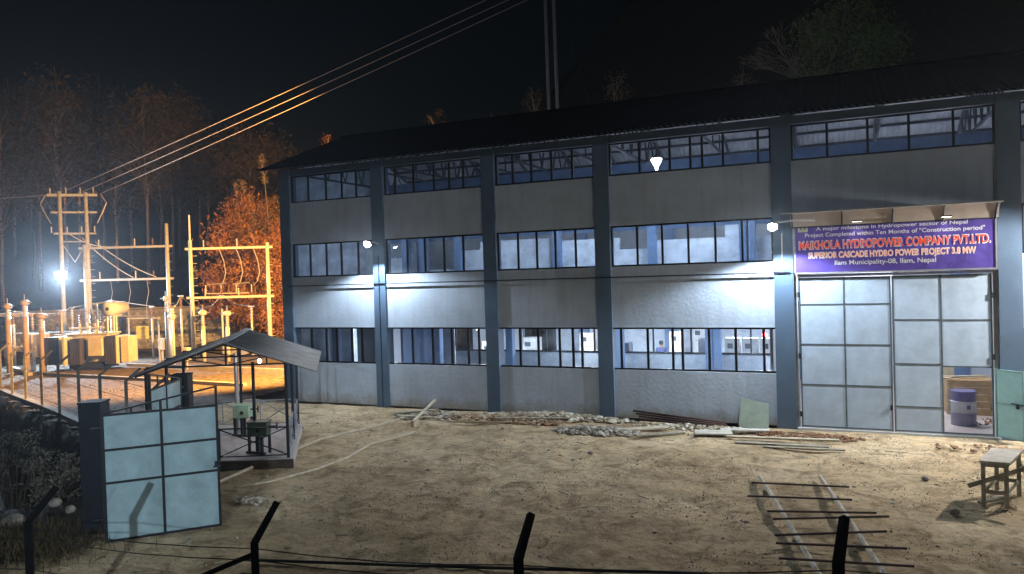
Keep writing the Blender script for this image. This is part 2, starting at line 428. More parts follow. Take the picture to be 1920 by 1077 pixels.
def yard_h(x, y):
    v = Vector((x, y, 0))
    h = .060 * noise.noise(v * .55) + .030 * noise.noise(v * 1.7) + .014 * noise.noise(v * 5)
    for (cx, sl_, w_) in ((-6.0, .32, .28), (-7.9, .32, .28)):
        q = (x - cx - (y - 16) * (-sl_) + .5 * noise.noise(Vector((y * .25, cx, 0)))) / w_
        if abs(q) < 2.2: h += (-.05 * math.exp(-q * q) + .028 * math.exp(-(abs(q) - 1.4) ** 2 * 3)) * (.55 + .45 * noise.noise(Vector((y * .8, x * .2, 7))))
    tr = math.sin((x * .5 + y * .9) * 2.1) * .012
    return h + tr * (.5 + .5 * noise.noise(v * .3)) - .01
grid('yard_ground', np.arange(-24.0, 16, .14).tolist(), np.arange(8.0, 25.2, .14).tolist(), yard_h, EARTH, skip=lambda x, y: not in_yard(x, y))
GRAV = mat('switchyard_gravel', (.135, .105, .08), .95, var=.5, scale=3, bump=.9, bscale=9)
grid('switchyard_ground', np.arange(-64, -23.6, .7).tolist(), np.arange(14, 52, .7).tolist(), lambda x, y: max(ground_h(x, y), -.05) + .05 * noise.noise(Vector((x * .6, y * .6, 3))), GRAV, skip=lambda x, y: not in_yard(x, y))

# loose gravel scattered over the yard: nobody could count it
def tetra_scatter(name, pts, sizes, m, parent=None, kind='stuff', hf=yard_h):
    s = MB()
    for i, ((x, y), r) in enumerate(zip(pts, sizes)):
        z = hf(x, y); a = random.uniform(0, 6.3)
        p = [Vector((x + r * math.cos(a + k * 2.09) * random.uniform(.7, 1.3), y + r * math.sin(a + k * 2.09) * random.uniform(.7, 1.3), z - .01)) for k in range(3)]
        t = Vector((x + random.uniform(-.3, .3) * r, y + random.uniform(-.3, .3) * r, z + r * random.uniform(.5, 1.1)))
        s.add(p + [t], [(0, 1, 3), (1, 2, 3), (2, 0, 3)])
    return s.build(name, m, parent, kind=kind, org=(0, 0, 0))
def rnd_yard(n, f=None):
    out = []
    while len(out) < n:
        x = random.uniform(-17.5, 9); y = random.uniform(8.3, 24.6)
        if not in_yard(x, y): continue
        if f and not f(x, y): continue
        out.append((x, y))
    return out
cl = lambda x, y: noise.noise(Vector((x * .4, y * .4, 9))) > -.05
p = rnd_yard(9000, cl); o = tetra_scatter('gravel', p, [random.uniform(.008, .03) for _ in p], STONE); tag(o, 'small grey and brown gravel strewn over the yard', 'gravel')
p = rnd_yard(500); o = tetra_scatter('pale_chips', p, [random.uniform(.015, .045) for _ in p], STONEW); tag(o, 'pale stone chips strewn over the earth yard', 'stone chips')
p = rnd_yard(6500, cl); o = tetra_scatter('earth_clods', p, [random.uniform(.008, .020 + .035 * random.random() ** 9) for _ in p], mat('dark_clod', (.24, .18, .12), .95, bump=.6)); tag(o, 'dark earth clods scattered over the yard', 'clods')

# ================================================================== POWER HOUSE
PH = thing('power_house', (-8, D, 0), 'long three-row hall with white wall panels, slate blue columns and dark corrugated roof', 'building')
COLX = [(-21.56, -21.05), (-17.0, -16.45), (-12.14, -11.62), (-7.84, -7.31), (-2.04, -1.46), (3.93, 4.5), (9.9, 10.45), (15.6, 16.2)]
ZT = 9.47
for a, b in COLX:
    MB().box(a, b, D - .09, D + .38, 0, 9.72).build('column', BLUE, PH)
# top beam and wall strips between the columns
ROWZ = dict(t=(8.33, 9.45), m=(5.23, 6.63), g=(1.71, 3.16))
for i in range(7):
    a, b = COLX[i][1], COLX[i + 1][0]
    MB().box(a, b, D - .03, D + .30, ZT, 9.72).build('beam', BLUE, PH)
    z0 = 6.63
    if i == 4: z0 = 6.35
    MB().box(a, b, D, D + .23, z0, 8.33).build('wall_panel', PLASTER, PH)
    if i != 4:
        MB().box(a, b, D, D + .23, 3.16, 5.23).build('wall_panel', PLASTER, PH)
        MB().box(a, b, D, D + .23, -.3, 1.71).build('wall_panel', PLASTER, PH)
        s = MB(); s.box(a, b, D - .035, D - .002, 3.16, 3.21)
        s.build('wall_drip', PLASTER, PH)
# side and back walls, floors
MB().box(-21.5, -21.3, D + .38, 35.6, -.3, 9.6).build('end_wall', PLASTER, PH)
MB().box(15.8, 16.0, D + .38, 35.6, -.3, 9.6).build('end_wall', PLASTER, PH)
s = MB(); s.add([(-21.5, D + .38, 9.6), (-21.5, 35.6, 9.6), (-21.5, 30, 11.85), (-21.3, D + .38, 9.6), (-21.3, 35.6, 9.6), (-21.3, 30, 11.85)], [(0, 1, 2), (3, 5, 4), (0, 2, 5, 3), (1, 4, 5, 2), (0, 3, 4, 1)])
s.build('gable', PLASTER, PH)
MB().box(-21.3, 15.8, D + .0, 35.6, -.25, .07).build('floor', FLOOR, PH)
BY = 35.4
for i, (a, b) in enumerate(COLX):
    MB().box(a, b, BY - .3, BY + .25, .07, 9.7).build('column', INBLUE, PH, label='bright blue rear column inside the hall')
for i in range(7):
    a, b = COLX[i][1], COLX[i + 1][0]
    if i in (0, 1):   # openings to the switchyard side
        MB().box(a, b, BY - .1, BY + .1, .07, 1.0).build('back_wall', INWALL, PH)
        MB().box(a, b, BY - .1, BY + .1, 3.1, 7.2).build('back_wall', INGREY, PH)
        m_ = (a + b) / 2
        MB().box(a, m_ - .9, BY - .1, BY + .1, 1.0, 3.1).build('back_wall', INWALL, PH)
        MB().box(m_ + .9, b, BY - .1, BY + .1, 1.0, 3.1).build('back_wall', INWALL, PH)
    else:
        MB().box(a, b, BY - .1, BY + .1, .07, 3.9).build('back_wall', INWALL, PH)
        MB().box(a, b, BY - .1, BY + .1, 3.9, 7.2).build('back_wall', INGREY, PH)
    MB().box(a, b, BY - .25, BY + .12, 7.2, 7.9).build('back_beam', INBLUE, PH)
    MB().box(a, b, BY - .1, BY + .1, 7.9, 9.7).build('back_wall', INGREY, PH)
# gantry runway girders, first floor slab, partitions
MB().box(-21.3, 15.8, 31.0, 31.35, 8.75, 9.62).build('runway_girder', INBLUE, PH)
MB().box(-21.3, -2.1, D + .38, BY - .3, 3.55, 3.8).build('upper_floor', INGREY, PH)
# first floor white partition seen through the middle windows
PXU = [(-21.2, -19.9, 4.5), (-19.9, -18.3, 6.0), (-17.0, -15.6, 5.4), (-15.5, -14.4, 6.2), (-14.4, -11.2, 6.55), (-10.8, -8.2, 6.42), (-8.2, -7.0, 5.95), (-6.9, -4.1, 6.25), (-3.0, 1.5, 6.25), (-4.1, -3.6, 6.7)]
for a, b, z in PXU:
    MB().box(a, b, 29.0, 29.12, 3.8, z).build('partition', INWALL, PH)
for x in (-18.2, -17.3, -15.55, -10.95, -7.0, -3.3, -3.55):
    MB().box(x, x + .32, 28.7, 29.0, 3.8, 7.3).build('inner_column', INBLUE, PH)
MB().box(-21.2, 3.0, 30.2, 30.4, 6.75, 7.1).build('inner_beam', INBLUE, PH)
# trusses and purlins
def rz(y): return 9.66 + (y - 23.96) * (11.98 - 9.66) / (29.95 - 23.96) if y <= 29.95 else 11.98 - (y - 29.95) * .387
for a, b in COLX:
    x = (a + b) / 2; s = MB()
    s.bar((x, D + .2, 9.62), (x, BY, 9.62), .09); s.bar((x, D, rz(D) - .12), (x, 29.95, 11.82), .1); s.bar((x, 29.95, 11.82), (x, BY, rz(BY) - .12), .1)
    for k in range(8):
        y0 = D + .3 + k * 1.28; y1 = y0 + .64; y2 = y0 + 1.28
        s.bar((x, y0, 9.62), (x, y1, rz(y1) - .15), .06); s.bar((x, y1, rz(y1) - .15), (x, min(y2, BY), 9.62), .06)
    s.build('truss', STEELD, PH)
for x in (-19.1, -14.3, -9.8, -4.6, 1.2, 7.0, 13.0):
    s = MB(); s.bar((x, D, rz(D) - .12), (x, 29.95, 11.82), .09); s.bar((x, 29.95, 11.82), (x, BY, rz(BY) - .12), .09)
    s.bar((x, D + 2, 9.9), (x, 33.5, 9.9), .07)
    for y in (26.5, 28.2, 29.95, 31.7): s.bar((x, y, 9.9), (x, y, rz(y) - .1), .05)
    s.build('rafter', STEELD, PH)
for k in range(12):
    y = 24.4 + k * 1.0
    MB().box(-22.1, 16.4, y - .035, y + .035, rz(y) - .13, rz(y) - .03).build('purlin', STEELD, PH)
# corrugated roof: two slopes
def corr(name, x0, x1, ya, yb, m, dz, per=.2, amp=.022):
    n = int((x1 - x0) / per * 4); s = MB(); vs = []; fs = []
    for i in range(n + 1):
        x = x0 + (x1 - x0) * i / n; o_ = amp * math.sin(2 * math.pi * (x - x0) / per)
        for y in (ya, yb): vs.append((x, y, rz(y) + o_ + dz))
    for i in range(n): fs.append((2 * i, 2 * i + 2, 2 * i + 3, 2 * i + 1))
    s.add(vs, fs); return s.build(name, m, PH, smooth=True)
corr('roof_sheeting', -22.15, 16.5, 23.96, 29.95, ROOFM, .02)
corr('roof_sheeting', -22.15, 16.5, 29.95, 35.95, ROOFM, .02)
corr('roof_lining', -22.0, 16.4, 24.0, 29.93, CEILM, -.015)
corr('roof_lining', -22.0, 16.4, 29.97, 35.9, CEILM, -.015)
s = MB(); s.bar((-22.2, 29.95, 12.02), (16.5, 29.95, 12.02), .3, .05); s.build('ridge_cap', ROOFM, PH)
# ---- windows: list of (bay, row, x mullions, extra frame spec)
WIN = [('t', [-21.04, -20.18, -19.28, -18.49, -17.79, -17.0]), ('t', [-16.45, -15.95, -15.11, -14.21, -13.55, -12.95, -12.14]),
       ('t', [-11.62, -10.93, -10.2, -9.42, -8.64, -7.84]), ('t', [-7.31, -6.25, -5.23, -4.55, -4.17, -3.51, -2.43, -2.04]),
       ('t', [-1.46, -.42, .7, 1.79, 2.92, 3.93]), ('t', [4.5, 5.8, 7.2, 8.6, 9.9]),
       ('m', [-21.05, -20.18, -19.36, -18.62, -17.79, -17.0]), ('m', [-16.45, -15.49, -14.7, -13.86, -13.04, -12.14]),
       ('m', [-11.62, -10.8, -10.07, -9.36, -8.6, -7.84]), ('m', [-7.31, -6.4, -5.55, -4.69, -3.82, -2.98, -2.04]), ('m', [4.5, 5.8, 7.2, 8.6, 9.9]),
       ('g', [-21.05, -20.25, -19.50, -18.98, -18.24, -17.75, -17.0]), ('g', [-16.45, -15.38, -14.48, -13.65, -12.95, -12.50, -12.14]),
       ('g', [-11.62, -10.83, -10.12, -9.3, -8.8, -8.47, -7.84]), ('g', [-7.31, -7.05, -6.13, -5.29, -4.97, -4.10, -3.26, -2.40, -2.04]), ('g', [4.5, 5.8, 7.2, 8.6, 9.9])]
for row, X in WIN:
    z0, z1 = ROWZ[row]; W = bpy.data.objects.new('window', None); COL.objects.link(W); W.parent = PH
    W.location = Vector(((X[0] + X[-1]) / 2, D + .1, z0)) - PH.location
    t = .035 if row != 'g' else .04; s = MB(); yf0, yf1 = D + .06, D + .12
    openr = (row == 'g' and X[0] < 0)
    s.box(X[0], X[-1], yf0 - .01, yf1 + .01, z1 - .06, z1 - .002); s.box(X[0], X[-1], yf0 - .01, yf1 + .01, z0 + .002, z0 + .06)
    for k, x in enumerate(X):
        if k == 0 or k == len(X) - 1:
            sg = 1 if k == 0 else -1
            if openr: continue
            s.box(min(x, x + sg * .06), max(x, x + sg * .06), yf0, yf1, z0 + .06, z1 - .06)
        else: s.box(x - t / 1.0, x + t / 1.0, yf0, yf1, z0 + .06, z1 - .06)
    s.build('frame', BLACKF, W)
    for k in range(len(X) - 1):
        if openr and k in (0, len(X) - 2): continue
        o_ = .0 if k % 2 else .014
        MB().box(X[k] + t, X[k + 1] - t, D + .083 + o_, D + .089 + o_, z0 + .06, z1 - .06).build('pane', GLASS, W)
# inner glazed partition of the ground floor, its sill light grey, frame black
IY = 27.6
for a, b, zs in [(-20.6, -17.4, 1.75), (-17.0, -11.9, 1.9), (-13.0, -7.5, 1.95), (-7.6, -4.2, 2.0), (-4.0, -1.9, 2.0)]:
    pass
MB().box(-15.0, -2.25, IY, IY + .1, .07, 2.0).build('partition', mat('pale_blue_partition', (.42, .50, .58), .6), PH)
s = MB(); s.box(-15.0, -2.25, IY - .03, IY + .0, 1.97, 2.04)
for x in (-14.98, -13.2, -12.0, -10.9, -9.8, -8.9, -7.95, -6.6, -5.2, -4.5, -3.1, -2.28): s.box(x - .03, x + .03, IY - .02, IY + .05, 2.04, 3.5)
s.build('partition_frame', BLACKF, PH)
MB().box(-16.2, -16.1, D + .5, IY, .07, 3.5).build('partition', INBLUE, PH)
for a, b, m_ in [(-21.25, -20.4, INWALL), (-20.2, -18.9, INGREY), (-17.5, -16.6, INWALL), (-16.4, -15.2, INGREY)]:
    MB().box(a, b, IY + .3, IY + .4, .07, 3.5).build('partition', m_, PH)
for x in (-20.9, -17.3, -15.7, -12.4, -7.9, -4.6, -4.35):
    MB().box(x, x + .28, 27.0, 27.3, .07, 3.55).build('inner_column', INBLUE, PH)
MB().box(-2.25, -2.15, D + .4, BY - .3, .07, 3.55).build('partition', INWALL, PH)
# ---- big entrance leaves
s = MB(); s.box(-1.45, 3.92, D + .03, D + .16, 4.72, 4.80); s.box(-1.46, -1.36, D + .03, D + .16, .07, 4.72); s.box(3.80, 3.92, D + .03, D + .16, .07, 4.72)
s.box(-1.45, 3.92, D - .12, D + .2, -.1, .06)
s.build('door_surround', mat('white_steel', (.60, .62, .63), .5, var=.08), PH)
def leaf(xs_, zcols, skip_, xl, xr):
    L = bpy.data.objects.new('gate_leaf', None); COL.objects.link(L); L.parent = PH; L.location = Vector(((xl + xr) / 2, D, .08)) - PH.location
    s = MB(); y0, y1 = D - .03, D + .03; tt = .022
    for x in (xl, xs_, xr): s.box(x - tt, x + tt, y0, y1, .08, 4.70)
    for ci, zz in enumerate(zcols):
        a, b = (xl + tt, xs_ - tt) if ci == 0 else (xs_ + tt, xr - tt)
        for z in zz: s.box(a, b, y0, y1, z - tt + .0, z + tt)
    s.build('frame', DOORF, L)
    for ci, zz in enumerate(zcols):
        a, b = (xl + tt, xs_ - tt) if ci == 0 else (xs_ + tt, xr - tt)
        for k in range(len(zz) - 1):
            if (ci, k) in skip_: continue
            MB().box(a, b, y0 + .008, y0 + .016, zz[k] + tt, zz[k + 1] - tt).build('panel', SHEET, L)
    return L
L1 = leaf(-.05, [[.11, 1.4, 2.64, 3.87, 4.67], [.11, 1.4, 2.64, 3.87, 4.67]], [], -1.30, 1.20)
L2 = leaf(2.51, [[.11, .83, 2.09, 3.39, 4.67], [.11, 2.04, 3.38, 4.67]], [(1, 0)], 1.27, 3.75)
for x, z in ((-1.34, .4), (-1.34, 2.2), (-1.34, 4.1), (3.78, 2.25), (3.78, 4.0), (1.17, .7)):
    MB().box(x - .03, x + .04, D - .06, D - .03, z, z + .16).build('hinge', STEELD, PH)
# small wicket door standing open
WD = bpy.data.objects.new('wicket_door', None); COL.objects.link(WD); WD.parent = PH
wh = Vector((3.80, D - .06, .1)); wd = Vector((.50, -.58, 0)).normalized(); wn = Vector((-wd.y, wd.x, 0))
WD.location = wh - PH.location; s = MB(); Wd = .86
for t_ in (.02, Wd - .02): s.obox(wh + wd * t_ + Vector((0, 0, .95)), wd, wn, (0, 0, 1), .045, .045, 1.92)
for z in (.02, .95, 1.88): s.obox(wh + wd * Wd / 2 + Vector((0, 0, z)), wd, wn, (0, 0, 1), Wd - .08, .04, .045)
s.build('frame', mat('green_steel', (.22, .36, .35), .5), WD)
MB().obox(wh + wd * Wd / 2 + Vector((0, 0, .95)), wd, wn, (0, 0, 1), Wd - .08, .012, 1.86).build('panel', GREENS, WD)
s = MB(); s.bar(wh + wd * (Wd - .35) + Vector((0, 0, 1.0)) - wn * .04, wh + wd * (Wd + .05) + Vector((0, 0, 1.0)) - wn * .04, .03); s.obox(wh + wd * (Wd - .18) + Vector((0, 0, .93)) - wn * .04, wd, wn, (0, 0, 1), .06, .04, .1)
s.build('bolt', STEELD, WD)
# hood over the signboard: quarter-curved sheet with ribs
s = MB(); prof = []
for k in range(7):
    a = k / 6 * math.pi / 2; prof.append((D - .17 - .50 * (1 - math.cos(a)), 6.24 + .44 * math.sin(a)))
vs = []; fs = []
for x in (-1.5, 3.95):
    for (y, z) in prof: vs.append((x, y, z))
    for (y, z) in prof: vs.append((x, y, z + .018))
n_ = len(prof)
for k in range(n_ - 1):
    fs.append((k, k + 1, 2 * n_ + k + 1, 2 * n_ + k)); fs.append((n_ + k + 1, n_ + k, 3 * n_ + k, 3 * n_ + k + 1))
s.add(vs, fs); s.build('hood_sheet', mat('beige_fabric_sheet', (.50, .42, .35), .7, var=.1), PH, smooth=True)
for x in (-1.45, -.05, 1.30, 2.60, 3.88):
    s = MB(); s.tube([(x, y - .01, z - .015) for y, z in prof], .022, 6); s.build('hood_rib', STEELD, PH)
s = MB(); s.tube([(-1.75, D - .70, 6.67), (3.98, D - .70, 6.67)], .03, 6); s.build('hood_edge_tube', mat('bright_tube', (.7, .7, .68), .35, metal=.4), PH)
s = MB(); s.tube([(-1.5, D - .17, 6.25), (3.95, D - .17, 6.25)], .02, 6); s.build('hood_wall_tube', STEELD, PH)

# ================================================================== SIGNBOARD
SG = thing('signboard', (1.2, D - .1, 4.82), 'purple backlit company signboard with red and white lettering above the tall entrance gate', 'sign')
SGM = bpy.data.materials.new('purple_backlit_vinyl'); SGM.use_nodes = True
n = SGM.node_tree; b = n.nodes['Principled BSDF']; b.inputs['Base Color'].default_value = (.09, .06, .30, 1); b.inputs['Roughness'].default_value = .35
b.inputs['Emission Color'].default_value = (.16, .09, .55, 1); b.inputs['Emission Strength'].default_value = .10
t9 = n.nodes.new('ShaderNodeTexNoise'); t9.inputs['Scale'].default_value = 1.6; t9.inputs['Detail'].default_value = 3; tc9 = n.nodes.new('ShaderNodeTexCoord'); n.links.new(tc9.outputs['Object'], t9.inputs['Vector'])
bp9 = n.nodes.new('ShaderNodeBump'); bp9.inputs['Strength'].default_value = .6; bp9.inputs['Distance'].default_value = .08; n.links.new(t9.outputs[0], bp9.inputs['Height']); n.links.new(bp9.outputs[0], b.inputs['Normal'])
MB().box(-1.38, 3.86, D - .14, D - .09, 4.86, 6.27).build('panel', SGM, SG)
s = MB()
s.box(-1.42, 3.90, D - .155, D - .06, 4.82, 4.86); s.box(-1.42, 3.90, D - .155, D - .06, 6.27, 6.30); s.box(-1.42, -1.38, D - .155, D - .06, 4.86, 6.27); s.box(3.86, 3.90, D - .155, D - .06, 4.86, 6.27)
s.build('frame', GALV, SG)
MB().box(-1.30, -1.02, D - .148, D - .14, 6.10, 6.24).build('small_plate', mat('cream_plate', (.6, .6, .42), .5), SG, label='small cream emblem plate in the upper left corner')
s = MB(); s.box(-1.24, -1.20, D - .152, D - .148, 6.18, 6.22); s.box(-1.12, -1.08, D - .152, D - .148, 6.18, 6.22); s.build('emblem_mark', DARKP, SG)
def text(body, x0, x1, z, h, m, bold, y, parent, name='lettering'):
    cu = bpy.data.curves.new(name, 'FONT'); cu.body = body; cu.size = 1; cu.offset = bold; cu.extrude = .0; cu.align_x = 'LEFT'
    o = bpy.data.objects.new('tmp', cu); COL.objects.link(o)
    bpy.context.view_layer.update()
    me = bpy.data.meshes.new_from_object(o.evaluated_get(bpy.context.evaluated_depsgraph_get()))
    bpy.data.objects.remove(o)
    V = np.empty(len(me.vertices) * 3); me.vertices.foreach_get('co', V); V = V.reshape(-1, 3)
    w_ = V[:, 0].max() - V[:, 0].min(); x_ = V[:, 0].min()
    base = 0.0; cap = .72
    P = np.zeros_like(V); P[:, 0] = x0 + (V[:, 0] - x_) * (x1 - x0) / w_; P[:, 2] = z + (V[:, 1] - base) * h / cap; P[:, 1] = y
    P = P - np.array(wloc(parent)); me.vertices.foreach_set('co', P.ravel()); me.materials.clear(); me.materials.append(m)
    o = bpy.data.objects.new(name, me); COL.objects.link(o); o.parent = parent
    return o
LW = emis('white_letter_vinyl', (.9, .85, 1), .06); LR = emis('red_letter_vinyl', (.95, .16, .07), .30); LP = emis('salmon_letter_vinyl', (.9, .5, .40), .5)
LR.node_tree.nodes['Principled BSDF'].inputs['Base Color'].default_value = (.7, .05, .03, 1)
LP.node_tree.nodes['Principled BSDF'].inputs['Base Color'].default_value = (.75, .36, .26, 1)
text('A major milestone in Hydropower sector of Nepal', -.78, 3.20, 6.13, .11, LW, .012, D - .146, SG)
text('Project Completed within Ten Months of "Construction period"', -1.10, 3.62, 5.94, .12, LW, .012, D - .146, SG)
text('MAIKHOLA HYDROPOWER COMPANY PVT.LTD.', -1.29, 3.76, 5.57, .25, LW, .055, D - .144, SG)
text('MAIKHOLA HYDROPOWER COMPANY PVT.LTD.', -1.27, 3.74, 5.58, .23, LR, .018, D - .148, SG)
text('SUPERIOR CASCADE HYDRO POWER PROJECT 3.8 MW', -1.02, 3.40, 5.29, .18, LW, .055, D - .144, SG)
text('SUPERIOR CASCADE HYDRO POWER PROJECT 3.8 MW', -1.00, 3.38, 5.30, .16, LP, .02, D - .148, SG)
text('Ilam Municipality-08, Ilam, Nepal', -.28, 2.40, 5.07, .14, LW, .012, D - .146, SG)
for k, x in enumerate((.35, 2.65)):  # two unseen lamps added to put hot spots on the sign
    t_ = thing('sign_lamp', (x, D - .42, 6.28), ['slim lamp under the hood lighting the left half of the signboard', 'slim lamp under the hood lighting the right half of the signboard'][k], 'lamp', 'lamps under the sign hood')
    s = MB(); s.box(x - .14, x + .14, D - .47, D - .39, 6.33, 6.37); s.build('housing', STEELD, t_)
    s = MB(); s.box(x - .12, x + .12, D - .46, D - .40, 6.322, 6.33); s.build('tube', emis('sign_lamp_glow', (1, .95, .9), 6), t_)
    lamp('sign_lamp_light', 'SPOT', (x, D - .50, 6.25), 6, (1, .92, .95), (x, D - .1, 5.6), spot_size=R(95), spot_blend=.8, shadow_soft_size=.06)

# ================================================================== FLOODLIGHTS ON THE WALL
GLOW = emis('floodlight_led', (.93, .97, 1.0), 60)
def flood(name, P, label, cat='floodlight', face=(0, -.75, -.66), arm=(0, .80, 0), glow=GLOW, w_=.30, h_=.22):
    t_ = thing(name, P, label, cat); P = Vector(P); f_ = Vector(face).normalized(); sx = f_.cross(Vector((0, 0, 1))).normalized(); uy = sx.cross(f_)
    MB().obox(P + f_ * -.03, sx, uy, f_, w_, h_, .07).build('housing', STEELD, t_)
    MB().obox(P + f_ * .012, sx, uy, f_, w_ - .05, h_ - .05, .012).build('led_panel', glow, t_)
    s = MB(); s.lathe(P + f_ * .0, [(w_ * .42, .01), (w_ * .40, .06), (w_ * .28, .11), (.01, .13)], 12, f_); s.build('lens', glow, t_, smooth=True)  # glowing dome added to enlarge the glare of the lamp head
    s = MB(); s.tube([P - f_ * .07, P - f_ * .1 + Vector(arm) * .4, P + Vector(arm)], .026, 6); s.build('bracket', GALV, t_)
    return t_
flood('wall_floodlight', (-16.68, D - .86, 6.43), 'lit floodlight on the second blue column from the left end')
flood('wall_floodlight', (-1.98, D - .86, 6.29), 'lit floodlight beside the left top corner of the signboard')
flood('wall_floodlight', (7.4, D - .86, 6.4), 'lit floodlight on the wall right of the picture edge')
FC = (.76, .88, 1.0)
lamp('wall_flood_light_a', 'SPOT', (-16.68, D - .93, 6.37), 3700, FC, (-16.5, D - 2.0, 4.2), spot_size=R(160), spot_blend=.25, shadow_soft_size=.10)
lamp('wall_flood_light_b', 'SPOT', (-1.98, D - .93, 6.23), 4600, FC, (-1.9, D - 2.2, 4.0), spot_size=R(160), spot_blend=.25, shadow_soft_size=.10)
lamp('wall_flood_light_c', 'SPOT', (7.4, D - .93, 6.34), 13000, (1, .96, .92), (5.6, D - 2.6, 3.4), spot_size=R(150), spot_blend=.3, shadow_soft_size=.10)
# sodium lamp on the far end wall, lighting the switchyard
flood('end_wall_floodlight', (-22.0, 29.6, 8.0), 'orange sodium floodlight on the far end wall of the hall', face=(-.9, .1, -.4), arm=(.5, 0, 0), glow=emis('sodium_glow', (1, .55, .15), 40))
lamp('sodium_light', 'SPOT', (-22.15, 29.6, 7.95), 70000, (1.0, .48, .11), (-46, 38, 4.5), spot_size=R(140), spot_blend=.4, shadow_soft_size=.15)
# floodlight behind the camera that shines through the fence posts onto the open gate
flood('yard_floodlight', (-3.0, -3.2, 5.5), 'small floodlight on a bracket behind the viewpoint', face=(-.6, .75, -.3), arm=(0, -.3, -.3))
lamp('gate_flood_light', 'SPOT', (-3.05, -3.0, 5.42), 4000, (.78, .92, 1.0), (-13.2, 10.9, 1.5), spot_size=R(26), spot_blend=.5, shadow_soft_size=.05)
# conduit along the wall and drop cables
s = MB(); s.box(-21.25, -1.55, D - .125, D - .095, 4.86, 4.90); o = s.build('conduit', STEELD); tag(o, 'thin dark conduit running along the wall under the middle windows', 'conduit')
s = MB(); s.tube([(-1.78, D - .12, 6.1), (-1.78, D - .12, 4.9)], .02, 6); o = s.build('drop_pipe', GALV); tag(o, 'short pale pipe dropping from the right floodlight to the conduit', 'pipe')
s = MB(); s.tube([(-16.72, D - .11, 6.0), (-16.72, D - .11, .05)], .018, 6); o = s.build('drop_cable', STEELD); tag(o, 'dark cable running down the lit blue column under the left floodlight', 'cable')
s = MB(); s.tube([(-1.95, D - .5, 6.42), (-1.4, D - .5, 6.46), (-.8, D - .4, 6.42)], .03, 8); o = s.build('lamp_arm', mat('bright_tube', (.7, .7, .68))); tag(o, 'short white tube between the right floodlight and the sign hood', 'tube')

# ================================================================== INSIDE THE HALL
def tubelamp(P, L, label, power, size_y=.25, col=(.88, .93, 1.0)):
    t_ = thing('ceiling_light', P, label, 'ceiling light', 'ceiling lights inside the hall')
    x, y, z = P
    MB().box(x - L / 2, x + L / 2, y - .08, y + .08, z, z + .05).build('housing', STEELD, t_)
    MB().box(x - L / 2 + .03, x + L / 2 - .03, y - .06, y + .06, z - .02, z).build('tube', emis('ceiling_tube_glow', (.9, .95, 1), 5), t_)
    lo = lamp('ceiling_area_light', 'AREA', (x, y, z - .05), power, col, (x, y, 0), shape='RECTANGLE', size=L, size_y=size_y)
for i, x in enumerate((-19.2, -14.5)):
    tubelamp((x, 28.9, 3.48), 1.2, ['ceiling light of the leftmost ground floor room', 'ceiling light of the second ground floor room'][i], 260 if i == 0 else 340)
for i, x in enumerate((-10.0, -6.6, -3.4)):
    tubelamp((x, 30.8, 3.48), 1.2, ['ceiling light left of the standing person', 'ceiling light above the standing person', 'ceiling light of the ground floor room beside the gate'][i], 380)
    tubelamp((x + .8, 26.2, 3.48), 1.0, ['front ceiling light in the third ground floor bay', 'front ceiling light in the fourth ground floor bay', 'front ceiling light nearest the gate'][i], 110)
for i, x in enumerate((-18.6, -13.6, -9.2, -5.0)):
    tubelamp((x, 27.0, 8.0), 1.2, 'upper hall light over the %s bay from the left' % ['first', 'second', 'third', 'fourth'][i], [55, 80, 130, 190][i], col=(.8, .88, 1.0))
tubelamp((1.5, 27.5, 6.4), 1.2, 'light behind the tall entrance gate', 260, col=(1, .95, .92))
tubelamp((2.5, 31.0, 7.4), 1.2, 'deep light in the hall behind the gate', 200, col=(.9, .93, 1.0))
# bare point lamps without fixtures, added to brighten the roof underside
for x in (-17.5, -13, -9.0, -4.5, .5, 3.5, 7):
    lamp('roof_wash_light', 'POINT', (x, 32.6, 7.3), (40 if x < -12 else 70 if x < -8 else 120), (.85, .9, 1.0), shadow_soft_size=.2)
# bright hanging lamp in the fourth top window
HB = thing('hanging_lamp', (-6.62, 29.0, 9.15), 'glaring white lamp hanging under the roof behind the fourth top window', 'lamp')
s = MB(); s.lathe((-6.62, 29.0, 9.42), [(.05, .18), (.09, .1), (.26, .04), (.26, 0.02)], 12); s.build('shade', STEELD, HB)
s = MB(); s.lathe((-6.62, 29.0, 8.98), [(.04, 0), (.07, .12), (.17, .3), (.22, .42), (.20, .44)], 12); s.build('bulb', emis('hanging_glow', (1, 1, .95), 18), HB, smooth=True)
s = MB(); s.tube([(-6.62, 29, 9.6), (-6.62, 29, 11.5)], .012, 6); s.build('cord', STEELD, HB)
